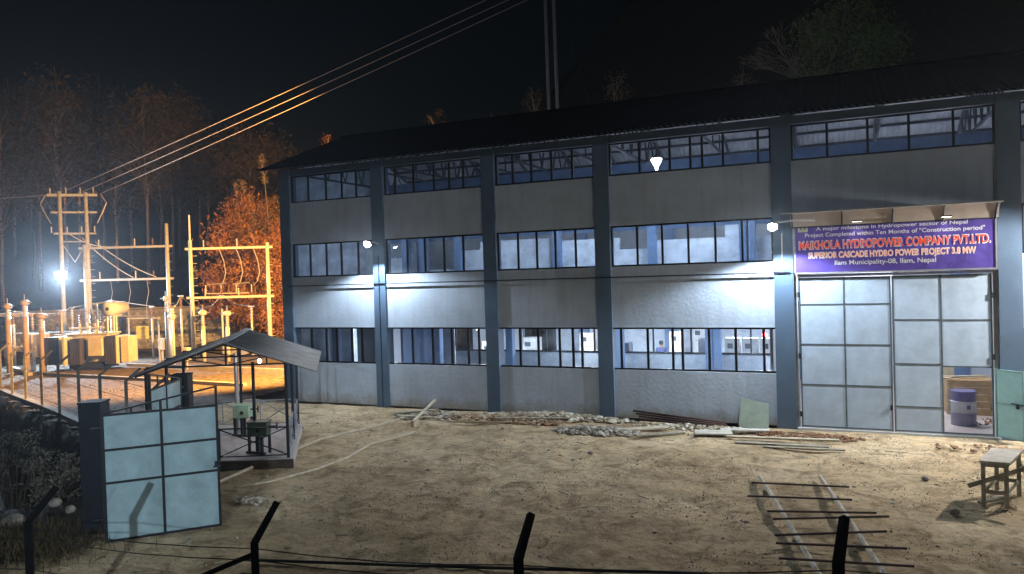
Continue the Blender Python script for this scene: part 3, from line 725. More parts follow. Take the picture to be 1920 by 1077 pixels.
# control panels
def cabinet(x0, x1, y, h, label, dark=False, marks=2):
    t_ = thing('control_cabinet', ((x0 + x1) / 2, y, .07), label, 'control cabinet', 'control cabinets in the hall')
    MB().box(x0, x1, y, y + .6, .07, .07 + h).build('body', CABD if dark else CABI, t_, bevel=.01)
    s = MB(); s.box(x0 + .04, x1 - .04, y - .02, y, .17, h + .02); s.build('door', CABD if dark else CABI, t_)
    s = MB(); s.box(x0 + .1, x0 + (x1 - x0) * .55, y - .026, y - .02, h - .32, h - .12); s.build('display', CABD, t_)
    for k in range(marks):
        s = MB(); xx = x0 + .15 + k * .2; s.lathe((xx, y - .02, h - .55), [(.03, 0), (.03, .02)], 8, (0, -1, 0)); s.build('button', mat('red_button', (.6, .03, .03)) if k % 2 else CABD, t_)
    return t_
cab = [(-9.9, -9.2, 32.4, 2.1, 'white cabinet behind the third ground floor window', 0), (-11.4, -10.7, 33.0, 2.2, 'tall pale cabinet deep in the third ground floor bay', 0), (-8.9, -8.3, 30.4, 2.0, 'dark cabinet with gauges behind the third ground floor window', 1),
       (-7.1, -6.5, 32.6, 2.3, 'pale cabinet left behind the standing person', 0), (-6.4, -5.8, 34.4, 2.4, 'cabinet with a dark display to the right of the person', 0), (-5.6, -5.0, 31.2, 2.1, 'dark cabinet at the middle of the fourth bay', 1),
       (-4.3, -3.75, 29.6, 2.3, 'grey cabinet with red lights behind the fourth window', 0), (-3.65, -3.1, 29.6, 2.3, 'grey gauge cabinet near the gate end of the fourth window', 0), (-3.0, -2.45, 29.6, 2.3, 'grey cabinet closest to the gate', 0),
       (-13.6, -12.9, 31.5, 2.1, 'white cabinet behind the second ground floor window', 0), (-15.2, -14.5, 30.5, 2.0, 'low white cabinet left in the second bay', 0)]
for a, b_, y, h, l, d_ in cab: cabinet(a, b_, y, h, l, bool(d_), 3)
ri = MB(); ri.lathe((-2.62, 27.45, 2.62), [(.02, 0), (.09, .02), (.10, .10), (.06, .16), (.02, .18)], 10); o = ri.build('indicator_lamp', emis('red_glow', (1, .03, .06), 7), smooth=True); tag(o, 'glowing red indicator lamp behind the fourth ground floor window', 'indicator lamp')
s = MB(); s.box(-2.66, -2.58, 27.42, 27.62, 2.58, 2.63); 
s.build('lamp_shelf', STEELD, o)
lamp('red_indicator_light', 'POINT', (-2.62, 27.25, 2.7), 4, (1, .03, .08), shadow_soft_size=.08)

# ---- person standing inside, seen from behind
def skinned(name, verts, edges, radii, m, parent, sub=2, root=0):
    me = bpy.data.meshes.new(name); me.from_pydata(verts, edges, []); o = bpy.data.objects.new(name, me); COL.objects.link(o)
    sk_ = o.modifiers.new('skin', 'SKIN'); su = o.modifiers.new('sub', 'SUBSURF'); su.levels = su.render_levels = sub
    for i, r in enumerate(radii): me.skin_vertices[0].data[i].radius = (r, r) if not hasattr(r, '__len__') else r
    me.skin_vertices[0].data[root].use_root = True
    bpy.context.view_layer.update()
    m2 = bpy.data.meshes.new_from_object(o.evaluated_get(bpy.context.evaluated_depsgraph_get()))
    bpy.data.objects.remove(o); m2.materials.clear(); m2.materials.append(m)
    m2.polygons.foreach_set('use_smooth', [True] * len(m2.polygons))
    o = bpy.data.objects.new(name, m2); COL.objects.link(o)
    if parent is not None: o.parent = parent
    return o
PE = thing('person', (-7.78, 34.0, .07), 'person in a blue shirt standing with back to the window behind the fourth bay glazing', 'person')
bv = [(0, 0, .95), (0, 0, 1.15), (0, 0, 1.38), (0, .01, 1.50), (0, .03, 1.60), (0, .03, 1.72)]; be = [(0, 1), (1, 2), (2, 3), (3, 4), (4, 5)]; br = [.14, .13, .15, .055, .085, .09]
tv = list(bv)
def limb(pts, rs, frm):
    last = frm
    for p_, r_ in zip(pts, rs):
        bv.append(p_); br.append(r_); be.append((last, len(bv) - 1)); last = len(bv) - 1
    return last
for sx in (-1, 1):
    hnd = limb([(sx * .19, 0, 1.40), (sx * .24, .03, 1.12), (sx * .23, .14, .90), (sx * .23, .16, .84)], [.055, .042, .03, .035], 2)
    for k in range(4): limb([(sx * .23 + (k - 1.5) * .018, .19, .79), (sx * .23 + (k - 1.5) * .018, .205, .755 + .006 * abs(k - 1)), (sx * .23 + (k - 1.5) * .017, .20, .725 + .008 * abs(k - 1))], [.0095, .009, .008], hnd)
    limb([(sx * .19, .18, .82), (sx * .18, .20, .79)], [.011, .009], hnd)
    limb([(sx * .10, 0, .88), (sx * .11, .01, .50), (sx * .11, -.01, .10), (sx * .12, .12, .04)], [.085, .06, .042, .04], 0)
skinned('body', bv, be, br, SKIN, PE, 2)
skinned('shirt', [(0, 0, .90), (0, 0, 1.15), (0, 0, 1.38), (0, .01, 1.47), (-.19, 0, 1.40), (-.24, .03, 1.14), (.19, 0, 1.40), (.24, .03, 1.14)], [(0, 1), (1, 2), (2, 3), (2, 4), (4, 5), (2, 6), (6, 7)], [.175, .165, .18, .07, .08, .062, .08, .062], SHIRT, PE, 2)
skinned('trousers', [(0, 0, .96), (-.10, 0, .86), (-.11, .01, .5), (-.11, -.01, .08), (.10, 0, .86), (.11, .01, .5), (.11, -.01, .08)], [(0, 1), (1, 2), (2, 3), (0, 4), (4, 5), (5, 6)], [.165, .10, .078, .062, .10, .078, .062], TROUS, PE, 2)
s = MB(); s.lathe((0, .015, 1.60), [(.07, 0), (.098, .05), (.102, .10), (.085, .16), (.03, .195)], 12); s.build('hair', HAIR, PE, local=True, smooth=True)
s = MB(); s.lathe((0, .125, 1.645), [(.012, 0), (.018, .02), (.008, .05)], 6, (0, .2, 1)); s.box(-.03, .03, .118, .126, 1.605, 1.612); s.box(-.042, -.022, .112, .122, 1.675, 1.687); s.box(.022, .042, .112, .122, 1.675, 1.687)
s.build('face', SKIN, PE, local=True)

# ---- things seen through the open wicket
t_ = thing('oil_drum', (3.22, 26.4, .07), 'blue and white steel oil drum just inside the open wicket door', 'oil drum')
s = MB(); c_ = (3.22, 26.4, .07); s.lathe(c_, [(.28, 0), (.295, .02), (.285, .05), (.285, .29), (.30, .305), (.285, .32)], 20); s.build('lower_body', mat('violet_grey_drum', (.30, .28, .38), .4), t_, smooth=True)
s = MB(); s.lathe((3.22, 26.4, .39), [(.285, 0), (.285, .26), (.30, .28), (.285, .30)], 20); s.build('label_band', mat('white_drum', (.72, .72, .76), .4), t_, smooth=True)
s = MB(); s.lathe((3.22, 26.4, .69), [(.285, 0), (.285, .22), (.297, .24), (.285, .25), (.27, .245)], 20); s.build('upper_body', mat('blue_drum', (.16, .15, .34), .4), t_, smooth=True)
s = MB(); s.box(3.26, 3.34, 26.105, 26.112, .50, .60); s.build('mark', mat('blue_drum', (.1, .12, .32)), t_)
t_.scale = (1.2, 1.2, 1.2)
def crate(x0, x1, y0, y1, z0, z1, label, m=WOOD, n=5):
    t_ = thing('wooden_crate', ((x0 + x1) / 2, (y0 + y1) / 2, z0), label, 'crate'); hh = (z1 - z0) / n
    for k in range(n):
        o = MB().box(x0, x1, y0, y0 + .025, z0 + k * hh + .006, z0 + (k + 1) * hh - .006).build('plank', m, t_)
        MB().box(x0, x0 + .025, y0 + .026, y1, z0 + k * hh + .006, z0 + (k + 1) * hh - .006).build('plank', m, t_)
        MB().box(x1 - .025, x1, y0 + .026, y1, z0 + k * hh + .006, z0 + (k + 1) * hh - .006).build('plank', m, t_)
    MB().box(x0 + .01, x1 - .01, y0 + .03, y1, z1 - .03, z1 - .005).build('lid', m, t_)
    s = MB(); s.box(x0 - .0, x0 + .07, y0 - .02, y0, z0, z1); s.box(x1 - .07, x1, y0 - .02, y0, z0, z1); s.build('batten', WOODP, t_)
TAN = mat('tan_crate_wood', (.52, .36, .20), .8, var=.2, scale=4)
crate(2.95, 4.3, 28.0, 29.0, .07, 1.20, 'large tan wooden crate behind the oil drum', TAN)
crate(2.6, 3.4, 30.0, 30.7, .07, 1.85, 'taller pale crate at the back left behind the wicket', WOODP, 6)
s = MB(); s.bar((2.85, 28.0, 1.25), (4.0, 28.7, 1.28), .1, .04); s.bar((2.9, 28.7, 1.23), (4.2, 28.2, 1.30), .09, .04); s.bar((3.1, 27.9, 1.33), (4.15, 28.1, 1.36), .1, .035)
o = s.build('broken_boards', WOODP); tag(o, 'loose pale boards lying on top of the large tan crate', 'boards', kind='stuff')
MB().box(3.4, 3.6, 32.0, 32.2, .07, 4.5).build('inner_column', mat('teal_column', (.12, .2, .24), .6), PH)
s = MB(); s.box(4.3, 5.1, 28.4, 29.4, .07, 1.0); o = s.build('machine_block', STEELD, bevel=.05); tag(o, 'dark machine block to the right of the tan crate', 'machine')
s = MB(); s.tube([(4.45, 27.9, .15), (4.5, 27.9, .6), (4.35, 28.1, .75), (4.2, 27.95, .3), (4.35, 27.7, .12)], .035, 6); o = s.build('coiled_hose', mat('dark_rubber', (.03, .03, .03), .6), smooth=True); tag(o, 'dark looped hose beside the tan crate', 'hose')
p_ = []; s = MB()
for k in range(60): s.rock((random.uniform(3.0, 4.3), random.uniform(26.2, 27.4), .09), random.uniform(.015, .05), seed=k)
o = s.build('floor_rubble', BRICKR, kind='stuff'); tag(o, 'small rubble on the hall floor around the oil drum', 'rubble')
# ================================================================== SHELTER
ua = R(26); va = R(127)
su_ = Vector((math.cos(ua), math.sin(ua), 0)); sv_ = Vector((math.cos(va), math.sin(va), 0)); so_ = Vector((-14.0, 16.03, 0))
def S(a, b_, z): return so_ + su_ * a + sv_ * b_ + Vector((0, 0, z))
SH = thing('open_shelter', so_, 'open steel shelter with a corrugated gable roof, cross-braced rails and a concrete slab', 'shelter')
s = MB(); A = [S(.12, -.1, -.1), S(-3.9, -.1, -.1), S(-3.9, 5.0, -.1), S(.12, 5.0, -.1), S(.12, -.1, .26), S(-3.9, -.1, .26), S(-3.9, 5.0, .26), S(.12, 5.0, .26)]
s.add(A, [(0, 1, 2, 3), (7, 6, 5, 4), (0, 4, 5, 1), (1, 5, 6, 2), (2, 6, 7, 3), (3, 7, 4, 0)]); s.build('slab', mat('pale_screed', (.52, .49, .48), .8, var=.12, scale=2), SH)
PLM = mat('brown_plinth', (.08, .06, .045), .9, var=.3, bump=.5)
s = MB(); s.bar(S(-3.92, -.13, .07), S(.14, -.13, .07), .05, .34); s.build('plinth', PLM, SH)
for (a, b_) in ((0, 0), (-1.87, 0), (-3.75, 0), (0, 2.4), (0, 4.9), (-3.75, 2.4), (-3.75, 4.9), (-1.87, 4.9)):
    if (a, b_) == (-1.87, 0): zt = 1.12
    else: zt = 2.82
    s = MB(); s.obox(S(a, b_, (.26 + zt) / 2), su_, Vector((-su_.y, su_.x, 0)), (0, 0, 1), .07, .07, zt - .26); s.build('post', DARKP if b_ < 1 else STEELD, SH)
ZA, ZE = 3.47, 2.63; AX = -1.60; HS = 2.45
for b_ in (0, 2.45, 4.9):
    s = MB(); s.bar(S(-3.75, b_, 2.84), S(0, b_, 2.84), .045)
    s.bar(S(AX - HS, b_, ZE - .03), S(AX, b_, ZA - .05), .05); s.bar(S(AX, b_, ZA - .05), S(AX + HS, b_, ZE - .03), .05)
    s.bar(S(AX, b_, 2.84), S(AX, b_, ZA - .05), .035)
    for d_ in (-1.1, 1.1):
        zt = ZA - (ZA - ZE) * abs(d_) / HS - .05
        s.bar(S(AX + d_, b_, 2.84), S(AX + d_, b_, zt), .03); s.bar(S(AX, b_, 2.84), S(AX + d_, b_, zt), .03)
    s.build('truss', DARKP, SH)
for k in range(4):
    for sg in (-1, 1):
        d_ = sg * HS * k / 3.2
        s = MB(); zt = ZA - (ZA - ZE) * abs(d_) / HS - .015
        if k == 0 and sg < 0: continue
        s.bar(S(AX + d_, -.25, zt), S(AX + d_, 5.2, zt), .035); s.build('purlin', DARKP, SH)
SHR = mat('grey_corrugated_sheet', (.50, .50, .51), .7, metal=.1, var=.2, scale=2)
for sg in (-1, 1):
    vs = []; fs = []; N = 160; b0, b1 = -.4, 5.15
    for i in range(N + 1):
        bb = b0 + (b1 - b0) * i / N; off = .034 * math.sin(i * 2 * math.pi / 5)
        for dd in (0.0, HS):
            vs.append(S(AX + sg * dd, bb, ZA - (ZA - ZE) * dd / HS + off + .02))
    for i in range(N): fs.append((2 * i, 2 * i + 1, 2 * i + 3, 2 * i + 2))
    o = MB().add(vs, fs).build('roof_sheet', SHR, SH, smooth=True)
    so2 = o.modifiers.new('thick', 'SOLIDIFY'); so2.thickness = .006
s = MB(); s.bar(S(AX, -.4, ZA + .04), S(AX, 5.35, ZA + .04), .26, .02); s.build('ridge_cap', SHR, SH)
def rail(a0, b0, a1, b1, m, nseg):
    s = MB(); z0, z1 = .34, 1.10
    s.bar(S(a0, b0, z1), S(a1, b1, z1), .035); s.bar(S(a0, b0, z0), S(a1, b1, z0), .03)
    for k in range(nseg):
        t0, t1 = k / nseg, (k + 1) / nseg
        P0 = (a0 + (a1 - a0) * t0, b0 + (b1 - b0) * t0); P1 = (a0 + (a1 - a0) * t1, b0 + (b1 - b0) * t1)
        s.bar(S(*P0, z0), S(*P1, z1), .028); s.bar(S(*P1, z0), S(*P0, z1), .028)
        s.bar(S(*P0, z0), S(*P0, z1), .03)
    s.build('braced_rail', m, SH)
rail(-3.75, 0, 0, 0, DARKP, 2)
RG = mat('grey_painted_rail', (.30, .34, .40), .5)
rail(0, 0, 0, 4.9, RG, 4)
rail(-3.75, 4.9, 0, 4.9, RG, 3)
bl = thing('shelter_bulb', S(-.95, 2.4, 2.72), 'small glowing pinkish-white bulb under the shelter truss', 'bulb')
P = S(-.95, 2.4, 2.62); s = MB(); s.lathe(P, [(.02, 0), (.055, .04), (.06, .08), (.03, .13)], 10); s.build('bulb_glass', emis('bulb_glow', (1, .85, .85), 14), bl, smooth=True)
s = MB(); s.tube([P + Vector((0, 0, .13)), P + Vector((0, 0, .22))], .02, 6); s.build('bulb_holder', STEELD, bl)
lamp('shelter_bulb_light', 'POINT', P - Vector((0, 0, .08)), 38, (1, .88, .86), shadow_soft_size=.06)
def gearbox(P, label, m, h=.58, w_=.5):
    t_ = thing('gate_hoist', P, label, 'hoist box'); x, y, z = P; s = MB()
    for dx in (-1, 1):
        s.bar((x + dx * w_ * .42, y - .1, z), (x + dx * w_ * .42, y - .1, z + h), .06); s.bar((x + dx * w_ * .42, y + .2, z), (x + dx * w_ * .42, y + .2, z + h), .06)
    s.bar((x - w_ * .6, y - .1, z + .03), (x + w_ * .6, y - .1, z + .03), .07); s.bar((x, y, z), (x, y, z + h), .08)
    s.build('stand', STEELD, t_)
    s = MB(); s.obox((x, y + .05, z + h + .19), su_, Vector((-su_.y, su_.x, 0)), (0, 0, 1), w_, .42, .38); s.build('box', m, t_, bevel=.02)
    s = MB(); q = Vector((x, y, z + h + .17)) + Vector((su_.y, -su_.x, 0)) * .175; s.obox(q + su_ * .05, su_, Vector((-su_.y, su_.x, 0)), (0, 0, 1), .09, .03, .09); s.build('socket', DARKP, t_)
    s = MB(); s.obox((x, y + .05, z + h + .395), su_, Vector((-su_.y, su_.x, 0)), (0, 0, 1), w_ + .05, .46, .03); s.build('cover', m, t_)
    s = MB(); c0 = Vector((x, y, z + h + .25)) + su_ * (w_ * .5); s.bar(c0, c0 + su_ * .28, .04); s.bar(c0 + su_ * .26 + Vector((0, 0, -.1)), c0 + su_ * .26 + Vector((0, 0, .1)), .03); s.build('crank', STEELD, t_)
gearbox(S(-1.65, 3.24, .26), 'pale green box on a steel stand under the shelter', mat('mint_green_paint', (.38, .58, .44), .5))
gearbox(S(-.88, .66, .26), 'dark green box on a steel stand at the shelter front', mat('dark_green_paint', (.06, .10, .07), .5), .5, .55)
s = MB(); s.tube([S(-1.85, 3.75, .26), S(-1.85, 3.75, 2.82)], .07, 10); o = s.build('riser_pipe', GALV); tag(o, 'grey pipe standing behind the pale green box in the shelter', 'pipe')
s = MB(); s.tube([S(-.98, .85, 1.1), S(-.98, .85, 2.82)], .045, 8); o = s.build('stem_rod', DARKP); tag(o, 'dark rod rising from the dark green box to the truss', 'rod')
s = MB(); s.bar(S(-1.3, -.25, -.05), S(.5, -.25, -.05), .3, .2)
# ================================================================== YARD GATE
gd = Vector((-.48, .88, 0)).normalized(); gn = Vector((.88, .48, 0)).normalized()
def pillar(c, h, label, m=PILLAR):
    t_ = thing('gate_pillar', c, label, 'gate pillar'); c = Vector(c)
    MB().obox(c + Vector((0, 0, h / 2 - .15)), gd, gn, (0, 0, 1), .44, .44, h + .3).build('shaft', m, t_, bevel=.015)
    MB().obox(c + Vector((0, 0, h + .02)), gd, gn, (0, 0, 1), .46, .46, .04).build('cap', m, t_)
pillar((-14.25, 10.52, 0), 2.68, 'near dark navy gate pillar left of the open gate leaf')
pillar((-16.62, 14.90, 0), 2.60, 'far dark navy gate pillar rising behind the open gate leaf')
def gateleaf(h0, h1, label):
    """sheeted leaf from hinge h0 to free edge h1, top rail rising towards the free edge"""
    h0 = Vector(h0); h1 = Vector(h1); d = (h1 - h0); L = d.length; d.normalize(); nn = Vector((-d.y, d.x, 0))
    t_ = thing('yard_gate_leaf', h0, label, 'gate leaf', 'leaves of the yard gate'); s = MB()
    f = lambda a, z: h0 + d * a + Vector((0, 0, z))
    for a, zt in ((.02, 2.55), (L / 2, 2.74), (L - .02, 2.93)): s.obox(f(a, (zt + .03) / 2), d, nn, (0, 0, 1), .05, .05, zt - .03)
    for z in (.05, 1.19, 1.84, 2.53): s.obox(f(L / 2, z), d, nn, (0, 0, 1), L - .09, .045, .045)
    s.bar(f(.04, 2.56), f(L - .02, 2.92), .035); 
    for a in (L * .25, L * .75): s.bar(f(a, 2.53), f(a, 2.53 + .38 * a / L), .025)
    s.build('frame', DARKP, t_)
    for (a0, a1) in ((.045, L / 2 - .025), (L / 2 + .025, L - .045)):
        for (z0, z1) in ((.073, 1.167), (1.213, 1.817), (1.863, 2.507)):
            MB().obox(f((a0 + a1) / 2, (z0 + z1) / 2), d, nn, (0, 0, 1), a1 - a0, .008, z1 - z0).build('panel', LEAFS, t_)
    s = MB(); s.bar(f(L - .12, 1.28) - nn * .05, f(L + .04, 1.28) - nn * .05, .03); s.obox(f(L - .07, 1.33) - nn * .05, d, nn, (0, 0, 1), .05, .03, .12); s.build('latch', STEELD, t_)
    for z in (.5, 2.3): MB().bar(f(-.20, z), f(.03, z), .04).build('hinge', STEELD, t_)
gateleaf((-13.36, 10.00, .02), (-11.92, 11.56, .02), 'open gate leaf of six pale aqua sheets in a dark frame, nearest the camera')
gateleaf((-16.28, 14.55, .02), (-15.30, 12.75, .02), 'farther gate leaf, mostly hidden behind the nearer open leaf')
s = MB(); s.bar((-14.05, 10.45, 2.35), (-13.4, 10.02, 2.47), .05)
# ================================================================== PERIMETER FENCES
def fpost(parent, base, h, out, m, w_=.13, al=.55):
    """concrete post with a bent arm"""
    b0 = Vector(base); o = Vector(out).normalized(); s = MB()
    tp = b0 + Vector((0, 0, h)); en = tp + o * al * .8 + Vector((0, 0, al * .7))
    s.tube([b0 - Vector((0, 0, .2)), tp, en], [w_ * .46, w_ * .45, w_ * .40], 4)
    return s.build('post', m, parent)
FL = thing('perimeter_fence', (-26.3, 18.9, 0), 'far left fence of bent grey posts along the edge of the switchyard', 'fence')
pts = [(-47.0, 27.0), (-44.4, 26.0), (-41.8, 24.9), (-39.3, 23.95), (-36.8, 22.95), (-34.4, 22.05), (-31.85, 21.1), (-29.2, 20.05), (-26.4, 18.9), (-23.9, 17.9), (-21.4, 16.95), (-19.0, 16.0), (-17.55, 15.35)]
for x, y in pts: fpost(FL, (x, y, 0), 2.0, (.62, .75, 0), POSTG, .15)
for z in (.35, .9, 1.45, 1.95):
    s = MB()
    for k in range(len(pts) - 1): s.tube([(*pts[k], z), (*pts[k + 1], z)], .008, 4, False)
    s.build('wire', WIRED, FL)
s = MB()
for k in range(len(pts) - 1):
    a, b_ = Vector((*pts[k], -.05)), Vector((*pts[k + 1], -.05)); s.bar(a, b_, .3, .3)
s.build('kerb_wall', POSTG, FL)
FF = thing('foreground_fence', (-3.3, 7.5, 0), 'near black fence posts with bent arms along the bottom of the picture', 'fence')
fp = [(-13.2, 5.9), (-10.08, 6.42), (-6.55, 6.85), (-3.35, 7.45), (-.13, 8.45), (3.1, 9.3), (6.4, 10.2)]
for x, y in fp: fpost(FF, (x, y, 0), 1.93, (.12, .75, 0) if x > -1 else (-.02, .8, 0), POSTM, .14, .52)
for z in (1.86, 1.72, 1.3, .8):
    s = MB()
    for k in range(len(fp) - 1):
        P_ = [Vector((fp[k][0] + (fp[k + 1][0] - fp[k][0]) * t, fp[k][1] + (fp[k + 1][1] - fp[k][1]) * t, z - .06 * math.sin(math.pi * t))) for t in (0, .25, .5, .75, 1)]
        s.tube(P_, .007, 4, False)
    s.build('wire', WIRED, FF)
s = MB(); s.bar((-8.0, 6.9, 1.15), (-6.55, 6.85, 1.80), .06); s.build('brace', POSTM, FF)
# ================================================================== THINGS IN THE YARD
# timber table
tb = thing('work_table', (2.9, 18.4, 0), 'rough timber site table with braced legs near the right edge of the yard', 'table')
T4 = [Vector((2.42, 17.75, .93)), Vector((2.95, 17.72, .93)), Vector((3.40, 19.0, .93)), Vector((2.83, 19.05, .93))]
s = MB(); s.add([p_ + Vector((0, 0, 0)) for p_ in T4] + [p_ + Vector((0, 0, .04)) for p_ in T4], [(0, 3, 2, 1), (4, 5, 6, 7), (0, 1, 5, 4), (1, 2, 6, 5), (2, 3, 7, 6), (3, 0, 4, 7)])
s.build('tabletop', mat('weathered_board', (.68, .62, .54), .8, var=.2, scale=3, bump=.3), tb)
legs = [Vector((2.50, 17.85, 0)), Vector((2.90, 17.83, 0)), Vector((3.30, 18.9, 0)), Vector((2.90, 18.93, 0))]
for l in legs: s = MB(); s.bar(l + Vector((0, 0, .0)), l + Vector((0, 0, .93)), .075); s.build('leg', WOODG, tb)
s = MB()
for z in (.87, .32):
    for i in range(4): s.bar(legs[i] + Vector((0, 0, z)), legs[(i + 1) % 4] + Vector((0, 0, z)), .03, .08)
s.build('stretcher', WOODG, tb)
s = MB(); s.bar((2.22, 17.79, .42), (3.35, 17.79, .92), .03, .09); s.build('brace', WOODG, tb)
s = MB(); s.bar((3.36, 18.2, .40), (3.36, 19.3, .80), .03, .09); s.build('brace', WOODG, tb)
s = MB(); s.bar((2.45, 17.95, .05), (2.95, 18.5, .05), .1, .04); s.build('foot_board', WOODG, tb)
# reinforcement cage: two light poles with dark bars across
gr = thing('rebar_grid', (-.7, 15.6, 0), 'ladder-like grid of rusty bars laid over two pale poles on the ground', 'rebar grid')
def stripe_mat():
    m = bpy.data.materials.new('wrapped_pale_pole'); m.use_nodes = True; n = m.node_tree; b = n.nodes['Principled BSDF']
    tc = n.nodes.new('ShaderNodeTexCoord'); wv = n.nodes.new('ShaderNodeTexWave'); wv.bands_direction = 'Y'; wv.inputs['Scale'].default_value = 2.2; wv.inputs['Distortion'].default_value = 1.5; wv.inputs['Detail'].default_value = 3
    r = n.nodes.new('ShaderNodeValToRGB'); r.color_ramp.elements[0].position = .25; r.color_ramp.elements[0].color = (.20, .17, .13, 1); r.color_ramp.elements[1].position = .4; r.color_ramp.elements[1].color = (.66, .62, .54, 1)
    n.links.new(tc.outputs['Object'], wv.inputs[0]); n.links.new(wv.outputs[0], r.inputs[0]); n.links.new(r.outputs[0], b.inputs['Base Color']); b.inputs['Roughness'].default_value = .7
    return m
STR = mat('peeled_pale_pole', (.72, .66, .54), .7, var=.25, scale=5)
for a, b_ in (((-1.95, 18.4, .12), (-.45, 12.6, .14)), ((-.64, 18.8, .12), (.50, 12.9, .14))):
    s = MB(); s.tube([a, Vector(a).lerp(Vector(b_), .5) + Vector((0, 0, .03)), b_], .045, 8); s.build('pole', STR, gr)
for (x0, y0, x1, y1) in [(-2.01, 17.3, -.02, 17.65), (-1.98, 16.25, .03, 16.7), (-1.5, 15.35, .45, 15.95), (-1.35, 14.9, .66, 15.8), (-1.25, 14.0, .58, 14.9), (-1.2, 13.6, .85, 14.1), (-1.1, 12.9, .9, 13.3)]:
    s = MB(); s.bar((x0, y0, .26), (x1, y1, .24), .035); s.build('bar', RUST, gr)
for a in ((-1.7, 17.4), (-.3, 17.4), (-.9, 14.4), (.15, 14.5)):
    s = MB(); s.box(a[0] - .08, a[0] + .08, a[1] - .05, a[1] + .05, -.03, .09); s.build('support_block', WOODG, gr)
# cream pipe and hose
def along(pts, r, name, m, label, cat):
    P = []
    for i in range(len(pts) - 1):
        a, b_ = Vector(pts[i]), Vector(pts[i + 1])
        for t in (0, .25, .5, .75): q = a.lerp(b_, t); P.append(Vector((q.x, q.y, max(q.z, yard_h(q.x, q.y) + r * .8))))
    P.append(Vector(pts[-1])); o = MB().tube(P, r, 8).build(name, m, smooth=True); return tag(o, label, cat)
along([(-14.5, 13.6, .05), (-14.9, 16.2, .07), (-15.14, 18.79, .09), (-14.6, 21.2, .09), (-14.40, 22.2, .12)], .045, 'pale_pole', WOODP, 'long straight cream pole lying from the shelter corner to the debris', 'pole')
along([(-13.9, 13.9, .03), (-13.37, 14.6, .03), (-13.0, 16.0, .03), (-13.0, 17.3, .03), (-13.35, 19.0, .03), (-12.95, 20.3, .04), (-12.92, 20.88, .04)], .034, 'hose', HOSE, 'thin cream hose curving over the ground in front of the straight pole', 'hose')
along([(-10.2, 10.2, .05), (-6.0, 11.3, .05), (-2.2, 12.4, .05)], .028, 'steel_pipe', WIRED, 'upper of two long dark pipes lying behind the near fence', 'pipe')
along([(-9.6, 9.7, .05), (-5.0, 10.8, .05), (1.2, 12.9, .05)], .028, 'steel_pipe', WIRED, 'lower of two long dark pipes lying behind the near fence', 'pipe')
# planks along the wall
PL = [((-15.3, 23.3, .10), (-14.0, 24.3, .12), .22, .04, WOODG, 'grey board lying at the left end of the wall debris'),
      ((-14.9, 22.9, .10), (-13.2, 23.0, .08), .14, .05, WOODP, 'short pale plank at the end of the cream pole'),
      ((-13.9, 22.3, .05), (-14.2, 24.4, .45), .10, .06, WOODP, 'pale stake propped up on the left rubble'),
      ((-13.5, 21.6, .12), (-13.45, 21.9, .12), .16, .22, WOODP, 'small cream block standing in front of the left rubble'),
      ((-12.6, 22.6, .06), (-9.8, 23.2, .06), .12, .04, WOOD, 'thin tan plank in front of the brick rubble'),
      ((-11.2, 23.3, .12), (-8.7, 24.1, .10), .16, .04, WOODG, 'grey plank on the brick rubble between the third and fourth columns'),
      ((-6.9, 22.7, .05), (-5.2, 23.4, .12), .35, .05, WOODP, 'wide pale plank right of the grey stone heap'),
      ((-5.9, 22.1, .08), (-4.6, 22.9, .08), .22, .05, WOODG, 'short grey plank left of the white board'),
      ((-4.25, 22.75, .14), (-3.2, 23.0, .14), .55, .05, mat('white_board', (.62, .60, .52), .7), 'square white board lying at the foot of the wall'),
      ((-3.3, 22.6, .10), (-.25, 22.95, .10), .16, .05, WOODP, 'long pale plank in front of the column left of the gate'),
      ((-3.0, 22.15, .05), (-.5, 22.25, .05), .20, .05, WOODG, 'long grey plank lying nearest the yard by the gate'),
      ((-2.2, 21.8, .05), (-.1, 22.0, .05), .14, .04, WOODG, 'thin grey plank half buried left of the gate'),
      ((-3.6, 23.5, .1), (-2.2, 23.8, .1), .3, .06, STONEW, 'pale slab close to the wall under the floodlight')]
for a, b_, wx, wz, m_, l in PL:
    o = MB().bar(a, b_, wx, wz).build('plank', m_, bevel=.006); tag(o, l, 'plank')
for k in range(4):
    o = MB().tube([(-6.6 + k * .12, 24.45 - k * .09, .38 - k * .07), (-3.6 + k * .06, 24.35 - k * .10, .16 - k * .035)], .035, 8).build('dark_pipe', RUST, smooth=True)
    tag(o, ['topmost of four dark pipes stacked along the wall', 'second from top of the dark pipes along the wall', 'third from top of the dark pipes along the wall', 'lowest of the four dark pipes along the wall'][k], 'pipe', 'dark pipes stacked along the wall')
o = MB().add([(-3.18, 24.35, -.02), (-2.28, 24.35, -.02), (-2.28, 24.65, .75), (-3.12, 24.68, .92), (-3.18, 24.37, -.02), (-2.28, 24.37, -.02), (-2.28, 24.67, .75), (-3.12, 24.70, .92)], [(0, 1, 2, 3), (7, 6, 5, 4), (0, 4, 5, 1), (1, 5, 6, 2), (2, 6, 7, 3), (3, 7, 4, 0)]).build('leaning_sheet', mat('grey_green_sheet', (.30, .36, .30), .6)); tag(o, 'grey green sheet leaning on the wall left of the gate column', 'sheet')
